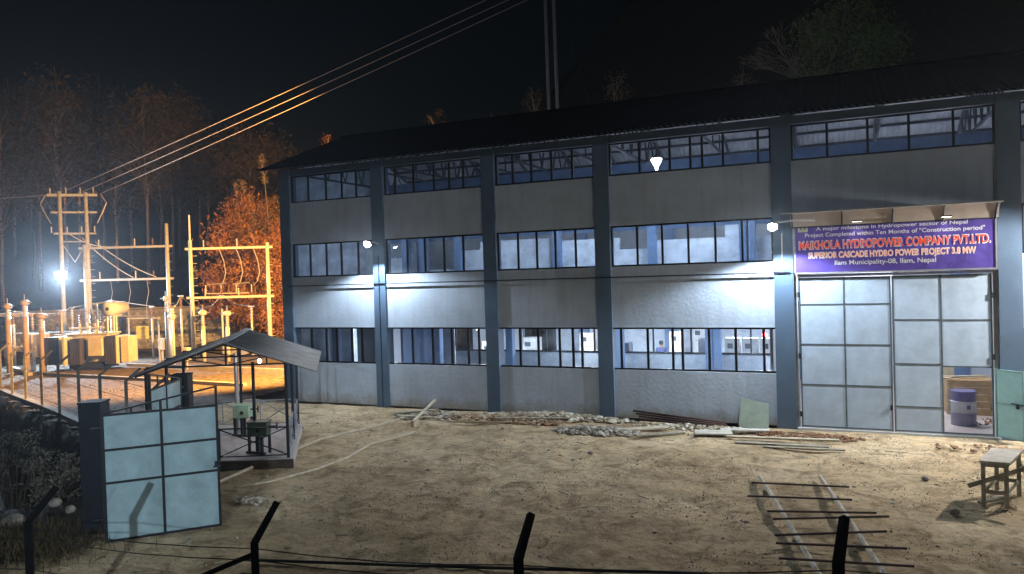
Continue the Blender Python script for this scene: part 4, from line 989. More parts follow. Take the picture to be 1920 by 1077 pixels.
def rubble_mat(name, *cols):
    m = bpy.data.materials.new(name); m.use_nodes = True; n = m.node_tree; b = n.nodes['Principled BSDF']; b.inputs['Roughness'].default_value = .9
    g = n.nodes.new('ShaderNodeNewGeometry'); r = n.nodes.new('ShaderNodeValToRGB'); r.color_ramp.interpolation = 'CONSTANT'
    while len(r.color_ramp.elements) < len(cols): r.color_ramp.elements.new(.5)
    for i, (e, c) in enumerate(zip(r.color_ramp.elements, cols)): e.position = i / len(cols); e.color = (*c, 1)
    n.links.new(g.outputs['Random Per Island'], r.inputs[0]); n.links.new(r.outputs[0], b.inputs['Base Color']); return m
RUB_G = rubble_mat('mixed_grey_rubble', (.30, .28, .24), (.16, .145, .12), (.42, .39, .32), (.22, .20, .16), (.55, .52, .45))
RUB_W = rubble_mat('mixed_pale_rubble', (.55, .50, .40), (.34, .29, .21), (.68, .65, .56), (.44, .38, .28), (.25, .21, .15))
RUB_R = rubble_mat('mixed_brick_rubble', (.34, .20, .12), (.40, .32, .20), (.26, .14, .09), (.46, .38, .25), (.20, .13, .08))
def heap(name, n, cx, cy, rx, ry, rmin, rmax, hh, m, label, cat, seed=0):
    s = MB(); rr = random.Random(seed)
    for k in range(n):
        a = rr.uniform(0, 6.28); q = rr.random() ** .6; x = cx + rx * q * math.cos(a); y = cy + ry * q * math.sin(a)
        s.rock((x, y, hh * (1 - q) + .02), rmin * .6 + (rmax * 1.3 - rmin * .6) * rr.random() ** 3.2, .55, seed=k + seed)
    o = s.build(name, m, kind='stuff'); return tag(o, label, cat)
heap('stone_heap', 900, -7.3, 22.6, 1.35, .65, .03, .10, .14, RUB_G, 'heap of small grey stones in front of the fourth column', 'stones', 11)
heap('brick_rubble', 700, -11.2, 23.6, 2.6, .65, .03, .10, .10, RUB_R, 'reddish brick rubble in front of the third column', 'rubble', 22)
heap('pale_rubble', 800, -9.2, 24.35, 3.0, .32, .03, .13, .18, RUB_W, 'white broken rubble along the wall foot left of the fourth column', 'rubble', 33)
heap('left_rubble', 420, -14.0, 23.6, 1.5, .9, .02, .09, .08, RUB_G, 'thin grey rubble under the boards at the left of the wall', 'rubble', 44)
heap('wall_foot_rubble', 480, -4.5, 23.9, 2.0, .5, .02, .10, .10, RUB_W, 'pale rubble along the wall foot under the fourth window', 'rubble', 55)
heap('gate_foot_spoil', 420, -1.2, 23.6, 1.6, .5, .02, .08, .08, mat('brown_clay', (.22, .12, .07), .95, bump=.6), 'brown clay spoil at the foot of the column left of the gate', 'spoil', 66)
heap('sand_spoil', 200, 3.3, 23.3, 1.3, .5, .02, .07, .05, RUB_R, 'reddish spoil in front of the wicket door', 'spoil', 77)
heap('lime_patch', 150, -12.5, 13.2, .7, .25, .02, .06, .03, RUB_W, 'white lime rubble on the ground beside the open gate leaf', 'rubble', 88)
s = MB(); rr = random.Random(404)
for k in range(520):
    x, y = rnd_yard(1, lambda x, y: noise.noise(Vector((x * .25, y * .25, 4))) > -.1)[0]; s.rock((x, y, yard_h(x, y)), .015 + .06 * rr.random() ** 4, .6, seed=5000 + k)
o = s.build('yard_stones', RUB_G, kind='stuff'); tag(o, 'mixed small stones trodden into the open yard', 'stones')
s = MB()
for k in range(140):
    x, y = rnd_yard(1)[0]; a = rr.uniform(0, 6.3); L = rr.uniform(.08, .5); z = yard_h(x, y) + .012
    s.bar((x, y, z), (x + L * math.cos(a), y + L * math.sin(a), z + rr.uniform(0, .03)), rr.uniform(.008, .03), .012)
o = s.build('twigs_and_chips', WOODG, kind='stuff'); tag(o, 'scattered twigs and wood chips on the yard', 'wood chips')
for k, (x, y, r, l) in enumerate([(-10.35, 22.1, .12, 'single dark stone in the yard in front of the third bay'), (-8.35, 22.0, .13, 'flat brown stone left of the grey stone heap'), (-6.6, 19.8, .10, 'lone dark clod in the middle of the yard'), (1.6, 19.6, .12, 'dark stone left of the timber table'),
                                  (1.9, 17.1, .14, 'dark lump in front of the timber table'), (-16.35, 10.1, .32, 'round pale boulder at the lower left edge'), (-16.1, 11.2, .2, 'small upright stone beside the bent near post'), (-16.9, 11.4, .22, 'middle stone between the pale boulder and the small stone')]):
    s = MB(); s.rock((x, y, r * .35), r, seed=200 + k); o = s.build('stone', STONE, smooth=False)
    sb = o.modifiers.new('sub', 'SUBSURF'); sb.levels = sb.render_levels = 2
    tag(o, l, 'stone')
# ================================================================== LOWER LEFT BANK: shrubs and dry grass
def grass(name, n, f, h, m, label, base=lambda x, y: ground_h(x, y)):
    P = []
    while len(P) < n:
        q = f()
        if q is None: continue
        P.append((q[0], q[1], base(q[0], q[1])))
    o = quads(name, P, h, m, kind='stuff', aspect=.09, up_bias=2.2); return tag(o, label, 'grass')
def gf1():
    return (random.gauss(-14.9, .8), random.gauss(9.3, .45))
grass('dry_grass', 4200, gf1, .28, leafmat('dry_grass_blades', (.05, .04, .02), (.16, .13, .08)), 'dry brown grass clump at the foot of the near gate pillar')
def gf2():
    x = random.uniform(-40, -14); y = random.uniform(6, 24); s_, t_, L_ = fence_s(x, y)
    if s_ < .3 or (x > -16.5 and y > 11): return None
    return (x, y)
grass('bank_grass', 9000, gf2, .28, LEAF_D, 'dark grass covering the bank outside the left fence')
for k, (x, y, z, rx, rz_, n1, l) in enumerate([(-21.3, 13.2, .55, 1.3, .6, 42, 'large silvery shrub at the left edge below the fence'), (-19.0, 12.6, .25, 1.1, .5, 44, 'middle silvery shrub left of the gate pillar'), (-17.5, 12.0, .22, .7, .35, 26, 'small silvery shrub closest to the gate pillar')]):
    t_ = thing('shrub', (x, y, ground_h(x, y)), l, 'shrub', 'silvery shrubs on the bank')
    P, cc = clumps((x, y, z), (rx, 1.0, rz_), n1, 34, .09)
    P = P[P[:, 2] > ground_h(x, y)]
    quads('leaves', P, .11, LEAF_S, t_)
    s = MB()
    for c in cc[::3]: s.tube([(x + random.uniform(-.1, .1), y, ground_h(x, y) - .1), ((x + c[0]) / 2, (y + c[1]) / 2, c[2] * .6), tuple(c)], [.03, .02, .006], 5)
    s.build('stems', BARK, t_)
pts_ = [(random.uniform(-50, -25), random.uniform(20, 38)) for _ in range(5000)]; pts_ = [q for q in pts_ if in_yard(*q)]
o = tetra_scatter('switchyard_stones', pts_, [random.uniform(.02, .05) for _ in pts_], mat('dark_ballast', (.16, .12, .09), .95, var=.4), hf=lambda x, y: 0.0); tag(o, 'broken stone covering the switchyard floor', 'stone chippings')
# ================================================================== TREES
def tree(name, base, height, crown_z0, rx, m, label, ncl=60, per=40, leaf_=.22, trunk=.16, limbs=9, lean=(0, 0), spread=.45, group=None, bark=BARK, rzc=None, seed=1, hollow=.3, cat='tree'):
    rr = random.Random(seed); rng = np.random.default_rng(seed); b0 = Vector(base)
    t_ = thing(name, base, label, cat, group)
    top = b0 + Vector((lean[0], lean[1], height))
    ctr = b0 + Vector((lean[0] * .7, lean[1] * .7, (crown_z0 + height) / 2)); rzv = rzc or (height - crown_z0) / 2
    pts = [b0 - Vector((0, 0, .4))] + [b0.lerp(top, k / 6) + Vector((rr.uniform(-.12, .12), rr.uniform(-.12, .12), 0)) * (height / 8) for k in range(1, 7)]
    s = MB(); s.tube(pts, [trunk * (1 - .85 * k / 6) for k in range(7)], 7); s.build('trunk', bark, t_, smooth=True)
    P, cc = clumps(ctr, (rx, rx, rzv), ncl, per, spread, rng, hollow)
    s = MB()
    for c in cc[:limbs * 3]:
        c = Vector(c); f = max(.15, min(.92, (c.z - b0.z) / height - .12)); st = b0.lerp(top, f)
        mid = st.lerp(c, .5) + Vector((rr.uniform(-.2, .2), rr.uniform(-.2, .2), .25))
        s.tube([st, mid, c], [trunk * .3 * (1.1 - f), trunk * .18, .012], 5)
    s.build('limb', bark, t_)
    quads('crown', P, leaf_, m, t_, rng=rng)
    return t_
# big russet-lit tree group behind the switchyard, left of the hall
tree('leafy_tree', (-41.5, 47.5, 0), 12.0, 2.0, 3.3, LEAF_O, 'broad olive tree just left of the hall, behind the right gantry', 170, 80, .24, .2, seed=3, spread=.5)
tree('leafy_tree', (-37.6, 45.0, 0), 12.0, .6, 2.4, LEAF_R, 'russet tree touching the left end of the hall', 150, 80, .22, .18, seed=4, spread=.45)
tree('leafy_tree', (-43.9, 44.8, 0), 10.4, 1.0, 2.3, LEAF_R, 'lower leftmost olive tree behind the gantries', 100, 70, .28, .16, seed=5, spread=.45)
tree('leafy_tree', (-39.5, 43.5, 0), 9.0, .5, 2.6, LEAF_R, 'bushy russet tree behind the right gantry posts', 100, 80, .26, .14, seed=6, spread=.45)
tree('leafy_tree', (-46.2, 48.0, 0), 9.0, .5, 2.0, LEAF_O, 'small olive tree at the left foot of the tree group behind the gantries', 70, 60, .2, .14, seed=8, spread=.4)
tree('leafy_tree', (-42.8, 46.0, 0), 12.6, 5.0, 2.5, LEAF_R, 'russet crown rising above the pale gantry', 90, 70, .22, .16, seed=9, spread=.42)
for k, (x, y, z0, h, l) in enumerate([(-43.9, 45.4, 9.5, 3.4, 'leftmost plume grass rising from the olive tree'), (-43.2, 45.5, 9.5, 3.5, 'second plume grass from the left over the olive tree'), (-41.3, 45.6, 11.0, 3.9, 'tallest plume grass above the olive tree')]):
    t_ = thing('plume_grass', (x, y, z0 - 9), l, 'plume grass', 'tall plumes over the trees')
    s = MB(); s.tube([(x + .5, y, z0 - 8.6), (x + .25, y, z0), (x, y, z0 + h * .7), (x - .3, y, z0 + h)], [.04, .03, .02, .01], 5); s.build('stem', BARKP, t_)
    P = np.array([(x + .1 - .3 * t + random.gauss(0, .10), y + random.gauss(0, .1), z0 + h * .45 + h * .6 * t) for t in np.random.rand(260)]); quads('plume', P, .22, PLUME, t_, aspect=.2, up_bias=1.5)
# pines on the far left hillside
pine_spec = []
rr = random.Random(12)
for k in range(19):
    px = (-.68 + k * .0168 + rr.uniform(-.006, .006)) if k < 18 else -.338   # direction across the hill
    d_ = rr.uniform(82, 112)
    x = rt.x * px * d_ * 1.02 + fw.x * d_; y = rt.y * px * d_ * 1.02 + fw.y * d_
    pine_spec.append((x, y, rr.uniform(20, 28), k))
words = ['leftmost', 'second from left', 'third from left', 'fourth from left', 'fifth from left', 'sixth from left', 'seventh from left', 'eighth from left', 'ninth from left', 'middle', 'ninth from right', 'eighth from right', 'seventh from right', 'sixth from right', 'fifth from right', 'fourth from right', 'third from right', 'second from right', 'rightmost']
for (x, y, h, k) in pine_spec:
    g0 = ground_h(x, y); top = min(g0 + h, 36 - max(0, k - 9) * 1.3 + rr.uniform(-3, 2)); hh = max(8, top - g0)
    tree('tall_tree', (x, y, g0), hh, hh * rr.uniform(.35, .6), rr.uniform(3.0, 4.6), LEAF_P, words[k] + ' of the tall thin trees on the dark hillside beyond the switchyard', 60, 60, .55, .2, limbs=12, spread=.95, group='tall trees on the far hillside', bark=BARKP, seed=50 + k, hollow=.1)
# trees and shrubs over the roof line
def roofpt(px, py, Y=48.0):
    d = fw + rt * (px - 960) / 1400 - up * (py - 538.5) / 1400
    return Vector((0, 0, 5.048)) + d * (Y / d.y)
B = roofpt(1570, 150)
tree('leafy_tree', (B.x + .5, 47.5, ground_h(B.x + .5, 47.5)), 20.6 - ground_h(B.x, 47.5), 13.2 - ground_h(B.x, 47.5), 2.9, LEAF_G, 'dark green tree above the hall roof on the right', 150, 60, .22, .2, seed=31, spread=.42)
BT = thing('bare_tree', (-2.2, 46.5, ground_h(-2.2, 46.5)), 'bare branching tree left of the green tree above the roof', 'tree')
rr = random.Random(5); s = MB()
def branch(p, d, L, r, dep):
    q = p + d * L; s.tube([p, p.lerp(q, .5) + Vector((rr.uniform(-.1, .1), rr.uniform(-.1, .1), rr.uniform(-.05, .1))) * L, q], [r, r * .8, r * .6], 5)
    if dep == 0: return
    for k in range(3):
        nd = (d + Vector((rr.uniform(-.7, .7), rr.uniform(-.6, .6), rr.uniform(-.35, .5)))).normalized(); branch(q, nd, L * rr.uniform(.6, .82), r * .6, dep - 1)
b0 = Vector((-.9, 46.5, ground_h(-.9, 46.5) - .3))
s.tube([b0, Vector((-1.0, 46.5, 15.2))], [.2, .12], 7)
for dx, dz in ((-.9, .55), (-.75, .9), (-.5, .8), (-.95, .2), (-.2, 1), (.3, 1)): branch(Vector((-1.0, 46.5, 15.0 + rr.uniform(-.5, .6))), Vector((dx, rr.uniform(-.2, .2), dz)).normalized(), 1.7, .06, 4)
s.build('branches', BARKP, BT)
bz = ground_h(-13.6, 46)
def bush(px, py, w_, h, m, label, n1=20, Y=46.0, leafs=.12, sp=.16):
    q = roofpt(px, py, Y); t_ = thing('roadside_shrub', (q.x, Y, ground_h(q.x, Y)), label, 'shrub', 'shrubs on the slope seen over the roof')
    P, cc = clumps((q.x, Y, q.z - h / 2), (w_, w_, h / 2), n1, 26, sp); quads('leaves', P, leafs, m, t_)
    s = MB(); g = ground_h(q.x, Y)
    for c in cc[::2]: s.tube([(q.x, Y, g - .1), (q.x, Y, max(g, c[2] - 1.2)), tuple(c)], [.04, .03, .01], 5)
    s.build('stems', BARKP, t_)
bush(1002, 165, .75, 2.2, LEAF_O, 'olive shrub at the foot of the twin poles over the roof', 34)
bush(1150, 125, .8, 2.4, PLUME, 'thin pale twiggy shrub right of the twin poles', 12, sp=.22)
bush(1390, 118, .5, 2.0, PLUME, 'pale plume shrub left of the bare tree above the roof', 10, sp=.2)
bush(820, 208, .7, 1.4, LEAF_O, 'low shrub peeking over the roof left of the twin poles', 14)
bush(615, 256, .35, 1.0, LEAF_R, 'small ochre leaf tuft over the left end of the roof', 8)
bush(930, 205, .9, 1.0, LEAF_D, 'low dark shrub just left of the twin poles over the roof', 12)
bush(1490, 60, 1.3, 2.6, LEAF_O, 'sparse brown foliage tangled in the bare tree', 22, sp=.35)
# ================================================================== POLES AND LINES BEHIND THE HALL
TP = thing('twin_pole', (-17.5, 46, ground_h(-17.5, 46)), 'twin steel poles rising behind the hall roof', 'pole')
for x in (-17.55, -16.92):
    s = MB(); s.tube([(x + .15, 46, ground_h(x, 46) - .3), (x + (.0 if x < -17 else -.05), 46, 24.5)], [.13, .10], 10); s.build('shaft', mat('pole_grey', (.34, .36, .40), .5, metal=.3), TP, smooth=True)
s = MB(); s.bar((-17.6, 46, 20.2), (-16.9, 46, 19.6), .05); s.bar((-17.6, 46, 22.4), (-16.9, 46, 22.0), .05); s.build('cross_brace', STEELD, TP)
s = MB(); s.tube([(-16.95, 46, 23.8), (-14.6, 46, 15.5)], .012, 4); o = s.build('guy_wire', WIRED); tag(o, 'thin guy wire slanting down right of the twin poles', 'wire')
# ================================================================== SWITCHYARD
SWM = mat('galvanised_lattice', (.42, .42, .40), .55, metal=.15, var=.15, scale=4)
HP = thing('line_tower', (-49.2, 34.9, 0), 'two-legged line tower at the far left with three crossarms and a floodlight', 'pylon')
pa0, pa1 = Vector((-49.75, 34.75, 0)), Vector((-48.3, 35.65, 0)); hd = (pa1 - pa0).normalized()
for b_, h in ((pa0, 11.85), (pa1, 11.75)):
    s = MB(); s.tube([b_ - Vector((0, 0, .3)), b_ + Vector((0, 0, h))], [.16, .12], 8); s.build('leg', SWM, HP, smooth=True)
for z, e0, e1, r in ((11.6, .8, .75, .11), (10.4, .6, .7, .08), (8.92, .45, .6, .08), (8.35, -.1, .1, .05)):
    s = MB(); s.bar(pa0 - hd * e0 + Vector((0, 0, z)), pa1 + hd * e1 + Vector((0, 0, z - .05)), r * 1.2, r * 1.6); s.build('crossarm', SWM, HP)
s = MB()
for z0_ in (8.3,): s.bar(pa0 + Vector((0, 0, z0_)), pa0.lerp(pa1, .5) + Vector((0, 0, 6.9)), .05); s.bar(pa1 + Vector((0, 0, z0_)), pa0.lerp(pa1, .5) + Vector((0, 0, 6.9)), .05)
s.build('brace', SWM, HP)
for t in (-.35, .25, .8, 1.3):
    for z in (8.98, 11.68):
        p_ = pa0.lerp(pa1, t); s = MB(); s.insul(p_ + Vector((0, 0, z)), .42, .055); s.build('insulator', PORCW, HP)
for t in (.2, .75): p_ = pa0.lerp(pa1, t); s = MB(); s.insul(p_ + Vector((0, 0, 10.9)), .6, .06); s.build('insulator', PORC, HP)
s = MB(); [s.bar(pa1 + hd * .12 + Vector((0, 0, z)), pa1 + hd * .42 + Vector((0, 0, z)), .03) for z in lin(1.5, 7.8, 14)]; s.build('climbing_pegs', SWM, HP)
flood('tower_floodlight', tuple(pa0 + Vector((.35, -.35, 5.98))), 'glaring white floodlight on the two-legged line tower', face=(.80, -.58, -.12), arm=(-.30, .3, 0), glow=emis('tower_led', (.85, .94, 1), 300), w_=.62, h_=.5)
lamp('tower_flood_light', 'SPOT', tuple(pa0 + Vector((.50, -.50, 5.97))), 19000, (.66, .82, 1.0), tuple(pa0 + Vector((10, -8.5, 2.5))), spot_size=R(165), spot_blend=.5, shadow_soft_size=.2)
def gantry(a, b_, h0, h1, zs, label, spike=None, ins=4, m=SWM, over=.4):
    a = Vector(a); b_ = Vector(b_); t_ = thing('gantry', tuple(a), label, 'gantry'); d = (b_ - a).normalized()
    if h0:
        s = MB(); s.tube([a - Vector((0, 0, .2)), a + Vector((0, 0, h0))], [.15, .12], 8); s.build('post', m, t_, smooth=True)
    s = MB(); s.tube([b_ - Vector((0, 0, .2)), b_ + Vector((0, 0, h1))], [.15, .12], 8); s.build('post', m, t_, smooth=True)
    if spike:
        s = MB(); s.tube([a + Vector((0, 0, h0)), a + Vector((0, 0, spike))], [.06, .05], 6); s.build('spike', m, t_)
    for z in zs:
        s = MB(); s.bar(a - d * over + Vector((0, 0, z)), b_ + d * over + Vector((0, 0, z - .03)), .11, .15); s.build('beam', m, t_)
        for k in range(ins):
            p_ = a.lerp(b_, (k + .8) / (ins + .6)); s = MB(); s.insul(p_ + Vector((0, 0, z + .07)), .5, .06); s.build('insulator', PORC if k % 2 else PORCW, t_)
    s = MB(); [s.bar(a + Vector((.1, .1, z)), a + Vector((.35, .2, z)), .025) for z in lin(1.5, min(7, h0 or 7), 12)]; [s.bar(b_ + d * .1 + Vector((0, 0, z)), b_ + d * .32 + Vector((0, 0, z)), .025) for z in lin(1.5, h1 - 1.5, 12)]; s.build('climbing_pegs', m, t_)
    return t_
gantry((-48.35, 35.45, 0), (-43.1, 37.8, 0), 8.1, 9.4, (7.85, 5.6), 'middle gantry with two dull beams between the tower and the pale gantry')
gantry((-40.0, 36.95, 0), (-35.3, 39.05, 0), 8.05, 7.75, (7.48, 4.2), 'bright pale gantry with two beams nearest the hall', spike=9.75, m=mat('cream_painted_steel', (.58, .56, .48), .5), over=.35)
# droopers (flexible conductors) between gantry beams
def cable(pts, r, label, name='cable', m=WIREM, group=None, sag=0, cat='cable'):
    P = []
    a, b_ = Vector(pts[0]), Vector(pts[-1])
    if len(pts) == 2:
        P = [a.lerp(b_, t / 14) - Vector((0, 0, sag * 4 * (t / 14) * (1 - t / 14))) for t in range(15)]
    else: P = [Vector(p_) for p_ in pts]
    o = MB().tube(P, r, 5, False).build(name, m); return tag(o, label, cat, group)
for k, (a, b_) in enumerate([((-48.99, 34.65, 11.83), (-6.2, 29.9, 19.1)), ((-47.88, 35.14, 11.72), (-5.3, 30.3, 19.1)), ((-46.81, 35.62, 11.53), (-4.6, 30.6, 19.1))]):
    cable([a, b_], .016, ['upper of the three overhead lines crossing the night sky', 'middle of the three overhead lines crossing the night sky', 'lower of the three overhead lines crossing the night sky'][k], 'power_line', mat('line_conductor', (.55, .46, .42), .5, metal=.1), 'three overhead lines', sag=.12, cat='power line')
cable([(-50.6, 34.3, 11.6), (-62, 30.5, 11.9)], .02, 'line running off to the left from the tower top', 'power_line', cat='power line', sag=.2)
for k in range(3):
    f = .2 + .28 * k
    p0 = pa0.lerp(pa1, .3 + .5 * k) + Vector((0, 0, 8.9 - .3 * k)); q0 = Vector((-48.35, 35.45, 0)).lerp(Vector((-43.1, 37.8, 0)), f + .1) + Vector((0, 0, 7.9 - (0 if k < 1 else 2.2)))
    cable([tuple(p0), tuple(q0)], .03, ['first slanting insulated lead from the tower to the middle gantry', 'second slanting lead from the tower to the middle gantry', 'lowest slanting lead from the tower to the middle gantry'][k], 'insulated_lead', PORCW, 'slanting leads off the tower', sag=.25)
for k in range(3):
    g = Vector((-48.35, 35.45, 0)).lerp(Vector((-43.1, 37.8, 0)), .3 + .22 * k)
    cable([tuple(g + Vector((0, 0, 5.5))), tuple(g + Vector((.15, 0, 4.7))), tuple(g + Vector((-.1, 0, 3.9))), tuple(g + Vector((-.15, 0, 3.0)))], .02, ['left', 'middle', 'right'][k] + ' jumper hanging from the middle gantry', 'jumper', group='jumpers under the middle gantry')
    g = Vector((-40, 36.95, 0)).lerp(Vector((-35.3, 39.05, 0)), .38 + .22 * k)
    cable([tuple(g + Vector((0, 0, 7.35))), tuple(g + Vector((.25, .1, 6.6))), tuple(g + Vector((.38, .1, 5.8))), tuple(g + Vector((.25, 0, 5.2))), tuple(g + Vector((-.1, 0, 4.9)))], .025, ['left', 'middle', 'right'][k] + ' jumper looping inside the pale gantry', 'jumper', group='jumpers in the pale gantry')
for k, (p0, e, l) in enumerate([(pa0 - hd * .9, -1, 'left jumper hanging from the top crossarm of the line tower'), (pa1 + hd * 1.0, 1, 'right jumper hanging from the top crossarm of the line tower')]):
    cable([tuple(p0 + Vector((0, 0, 11.6))), tuple(p0 + hd * e * .35 + Vector((0, 0, 11.0))), tuple(p0 + hd * e * .1 + Vector((0, 0, 10.4))), tuple(p0 - hd * e * .3 + Vector((0, 0, 9.6)))], .03, l, 'jumper')
# isolator row on the pale gantry lower beam
iso = thing('isolator_switch', (-38.2, 37.6, 4.25), 'row of small switch insulators on the lower beam of the pale gantry', 'isolator')
s = MB(); s.bar((-39.2, 37.4, 4.45), (-36.6, 38.6, 4.42), .06); s.build('rail', SWM, iso)
for k in range(7):
    p_ = Vector((-39.2, 37.4, 4.48)).lerp(Vector((-36.4, 38.65, 4.45)), k / 6); s = MB(); s.insul(p_, .55, .05); s.build('insulator', PORC if k % 2 else PORCW, iso)
s = MB(); s.bar((-39.1, 37.4, 5.05), (-37.9, 37.95, 5.12), .04); s.bar((-37.5, 38.1, 5.05), (-36.5, 38.6, 5.12), .04); s.build('blade', GALV, iso)
# instrument transformers: column, round head, cross terminal
def ct(x, y, h, label, m=SWM, r=.13, head=.26, cat='instrument transformer'):
    t_ = thing('instrument_transformer', (x, y, 0), label, cat, 'instrument transformers')
    s = MB(); s.tube([(x, y, -.1), (x, y, h - .9)], r, 8); s.build('support', m, t_, smooth=True)
    s = MB(); s.insul((x, y, h - .9), .7, r * 1.1, k=6); s.build('insulator', PORCW, t_)
    s = MB(); s.lathe((x, y, h - .2), [(.08, 0), (head, .08), (head, .26), (.12, .36)], 10); s.build('head', m, t_, smooth=True)
    s = MB(); s.bar((x - head - .22, y - .1, h), (x + head + .22, y + .1, h), .06); s.build('terminal', GALV, t_)
    s = MB(); s.tube([(x, y, h + .1), (x, y, h + .5)], .03, 6); s.build('top_rod', GALV, t_)
CR = mat('cream_painted_steel', (.58, .56, .48))
ct(-40.4, 35.6, 3.05, 'instrument transformer just left of the pale gantry', CR); ct(-38.3, 36.2, 3.25, 'instrument transformer under the left half of the pale gantry', CR); ct(-36.9, 36.9, 3.15, 'instrument transformer under the right half of the pale gantry', CR)
ct(-42.4, 36.9, 4.2, 'slim arrester right of the middle gantry post', SWM, .09, .16); ct(-41.7, 36.6, 3.3, 'short arrester between the two gantries', SWM, .09, .14)
OR = mat('rust_painted_column', (.42, .30, .20), .6)
ct(-47.3, 29.4, 4.1, 'leftmost breaker column beside the left frame edge', OR, .17, .24, 'circuit breaker'); ct(-46.2, 29.75, 4.3, 'second breaker column from the left edge', OR, .17, .26, 'circuit breaker')
ct(-45.2, 30.1, 3.45, 'breaker column nearest the transformer', OR, .17, .34, 'circuit breaker'); ct(-48.4, 29.0, 3.6, 'breaker column cut off by the left frame edge', OR, .17, .24, 'circuit breaker')
s = MB(); s.bar((-48.6, 29.6, 3.55), (-46.6, 30.5, 3.5), .16, .18); o = s.build('bus_beam', OR); tag(o, 'short ochre beam joining the left breaker columns', 'beam')
for k, (x, y, l) in enumerate([(-46.9, 30.6, 'left orange cabinet between the breaker columns'), (-46.0, 30.7, 'right orange cabinet between the breaker columns')]):
    t_ = thing('breaker_cabinet', (x, y, .6), l, 'cabinet', 'breaker cabinets'); MB().box(x - .28, x + .28, y - .25, y + .25, .8, 2.3).build('body', OR, t_, bevel=.02); s = MB(); s.bar((x, y, 0), (x, y, .8), .2); s.build('pedestal', SWM, t_)
# power transformer
TR = thing('power_transformer', (-42.8, 31.6, 0), 'big oil transformer with radiators, bushings and a round conservator in the switchyard', 'transformer')
dX = rt.copy(); dX.z = 0; dX.normalize(); dY = Vector((-dX.y, dX.x, 0)); tc_ = Vector((-43.0, 31.9, 0))
# seen with its end turned to the hall
ax_ = Vector((.93, .36, 0)).normalized(); ay_ = Vector((-.36, .93, 0)).normalized()
def Tp(a, b_, z): return tc_ + ax_ * a + ay_ * b_ + Vector((0, 0, z))
RADM = mat('dark_radiator_paint', (.05, .045, .045), .7)  # tank paint darkened for the radiator faces that stand in shade
MB().obox(Tp(-.98, -1.0, 1.25), ax_, ay_, (0, 0, 1), .12, 1.0, 1.7).build('radiator_header', TRAFO, TR)
MB().obox(Tp(0, 0, 1.35), ax_, ay_, (0, 0, 1), 2.6, 1.3, 1.7).build('tank', TRAFO, TR, bevel=.04)
MB().obox(Tp(0, 0, 2.24), ax_, ay_, (0, 0, 1), 2.75, 1.45, .08).build('tank_lid', TRAFO, TR)
MB().obox(Tp(0, 0, .3), ax_, ay_, (0, 0, 1), 2.2, 1.6, .35).build('skid', STEELD, TR)
for cx_, n_f, side in ((-1.95, 9, 0), (.1, 6, -1), (1.75, 7, 0)):
    for k in range(n_f):
        if side == 0: c_ = Tp(cx_ + (k - n_f / 2) * .11, -.25, 1.25); MB().obox(c_, ax_, ay_, (0, 0, 1), .05, 1.5, 1.7).build('radiator_fin', TRAFO if k == n_f - 1 else RADM, TR)
        else: c_ = Tp(-.65 + k * .11, -1.0, 1.2); MB().obox(c_, ax_, ay_, (0, 0, 1), .05, .6, 1.6).build('radiator_fin', RADM, TR)
MB().obox(Tp(.75, -.85, 1.45), ax_, ay_, (0, 0, 1), .9, .5, 1.1).build('marshalling_box', YELLOWB if False else TRAFO, TR, bevel=.02)
MB().obox(Tp(2.45, -.3, 1.25), ax_, ay_, (0, 0, 1), .5, 1.0, 1.6).build('side_cabinet', TRAFO, TR, bevel=.02)
for k in range(3):
    s = MB(); s.insul(Tp(-.9 + k * .7, .15, 2.28), 1.15, .13, k=8); s.tube([Tp(-.9 + k * .7, .15, 3.4), Tp(-.9 + k * .7, .15, 3.75)], .03, 6); s.build('high_voltage_bushing', PORC, TR)
    s = MB(); s.insul(Tp(-.6 + k * .5, -.4, 2.28), .6, .09, k=5); s.build('low_voltage_bushing', PORCW, TR)
s = MB(); s.lathe(Tp(1.5, -.9, 3.75), [(.05, -.02), (.40, 0), (.42, .1), (.42, 1.7), (.1, 1.75)], 18, ay_); s.build('conservator', CR, TR, smooth=True)
s = MB(); s.lathe(Tp(1.5, -.93, 3.75), [(.10, 0), (.13, .02), (.13, .04)], 12, ay_); s.build('oil_gauge', STEELD, TR)
s = MB(); s.bar(Tp(1.3, -.6, 2.28), Tp(1.3, -.6, 3.4), .09); s.bar(Tp(1.7, -.6, 2.28), Tp(1.7, -.6, 3.4), .09); s.bar(Tp(1.1, -.6, 3.35), Tp(2.2, -.6, 3.35), .08); s.bar(Tp(.55, -.4, 2.28), Tp(.55, -.4, 4.1), .09); s.bar(Tp(.55, -.4, 4.1), Tp(1.3, -.6, 4.15), .06); s.bar(Tp(1.5, 0, 2.28), Tp(1.5, 0, 3.4), .08); s.build('conservator_bracket', CR, TR)
s = MB(); s.bar(Tp(-1.9, -.2, 2.3), Tp(-1.9, -.2, 3.7), .12); s.bar(Tp(-2.15, -.2, 3.7), Tp(-1.6, -.2, 3.7), .1); s.bar(Tp(-1.2, .5, 2.3), Tp(-1.2, .5, 3.1), .08); s.bar(Tp(-1.2, .5, 3.1), Tp(.6, .5, 3.1), .06); s.build('bus_support', OR, TR)
for k in range(2):
    s = MB(); s.lathe(Tp(-.8 + k * 1.6, -.6, .15), [(.15, -.05), (.15, .05)], 10, ay_); s.build('wheel', STEELD, TR)
kb = thing('kiosk', (-42.9, 35.5, 0), 'small bright yellow box on a thin frame right of the transformer', 'kiosk')
MB().obox((-42.9, 35.4, 2.0), rt, (0, 0, 1), (rt.y, -rt.x, 0), .68, .82, .3).build('box', YELLOWB, kb)
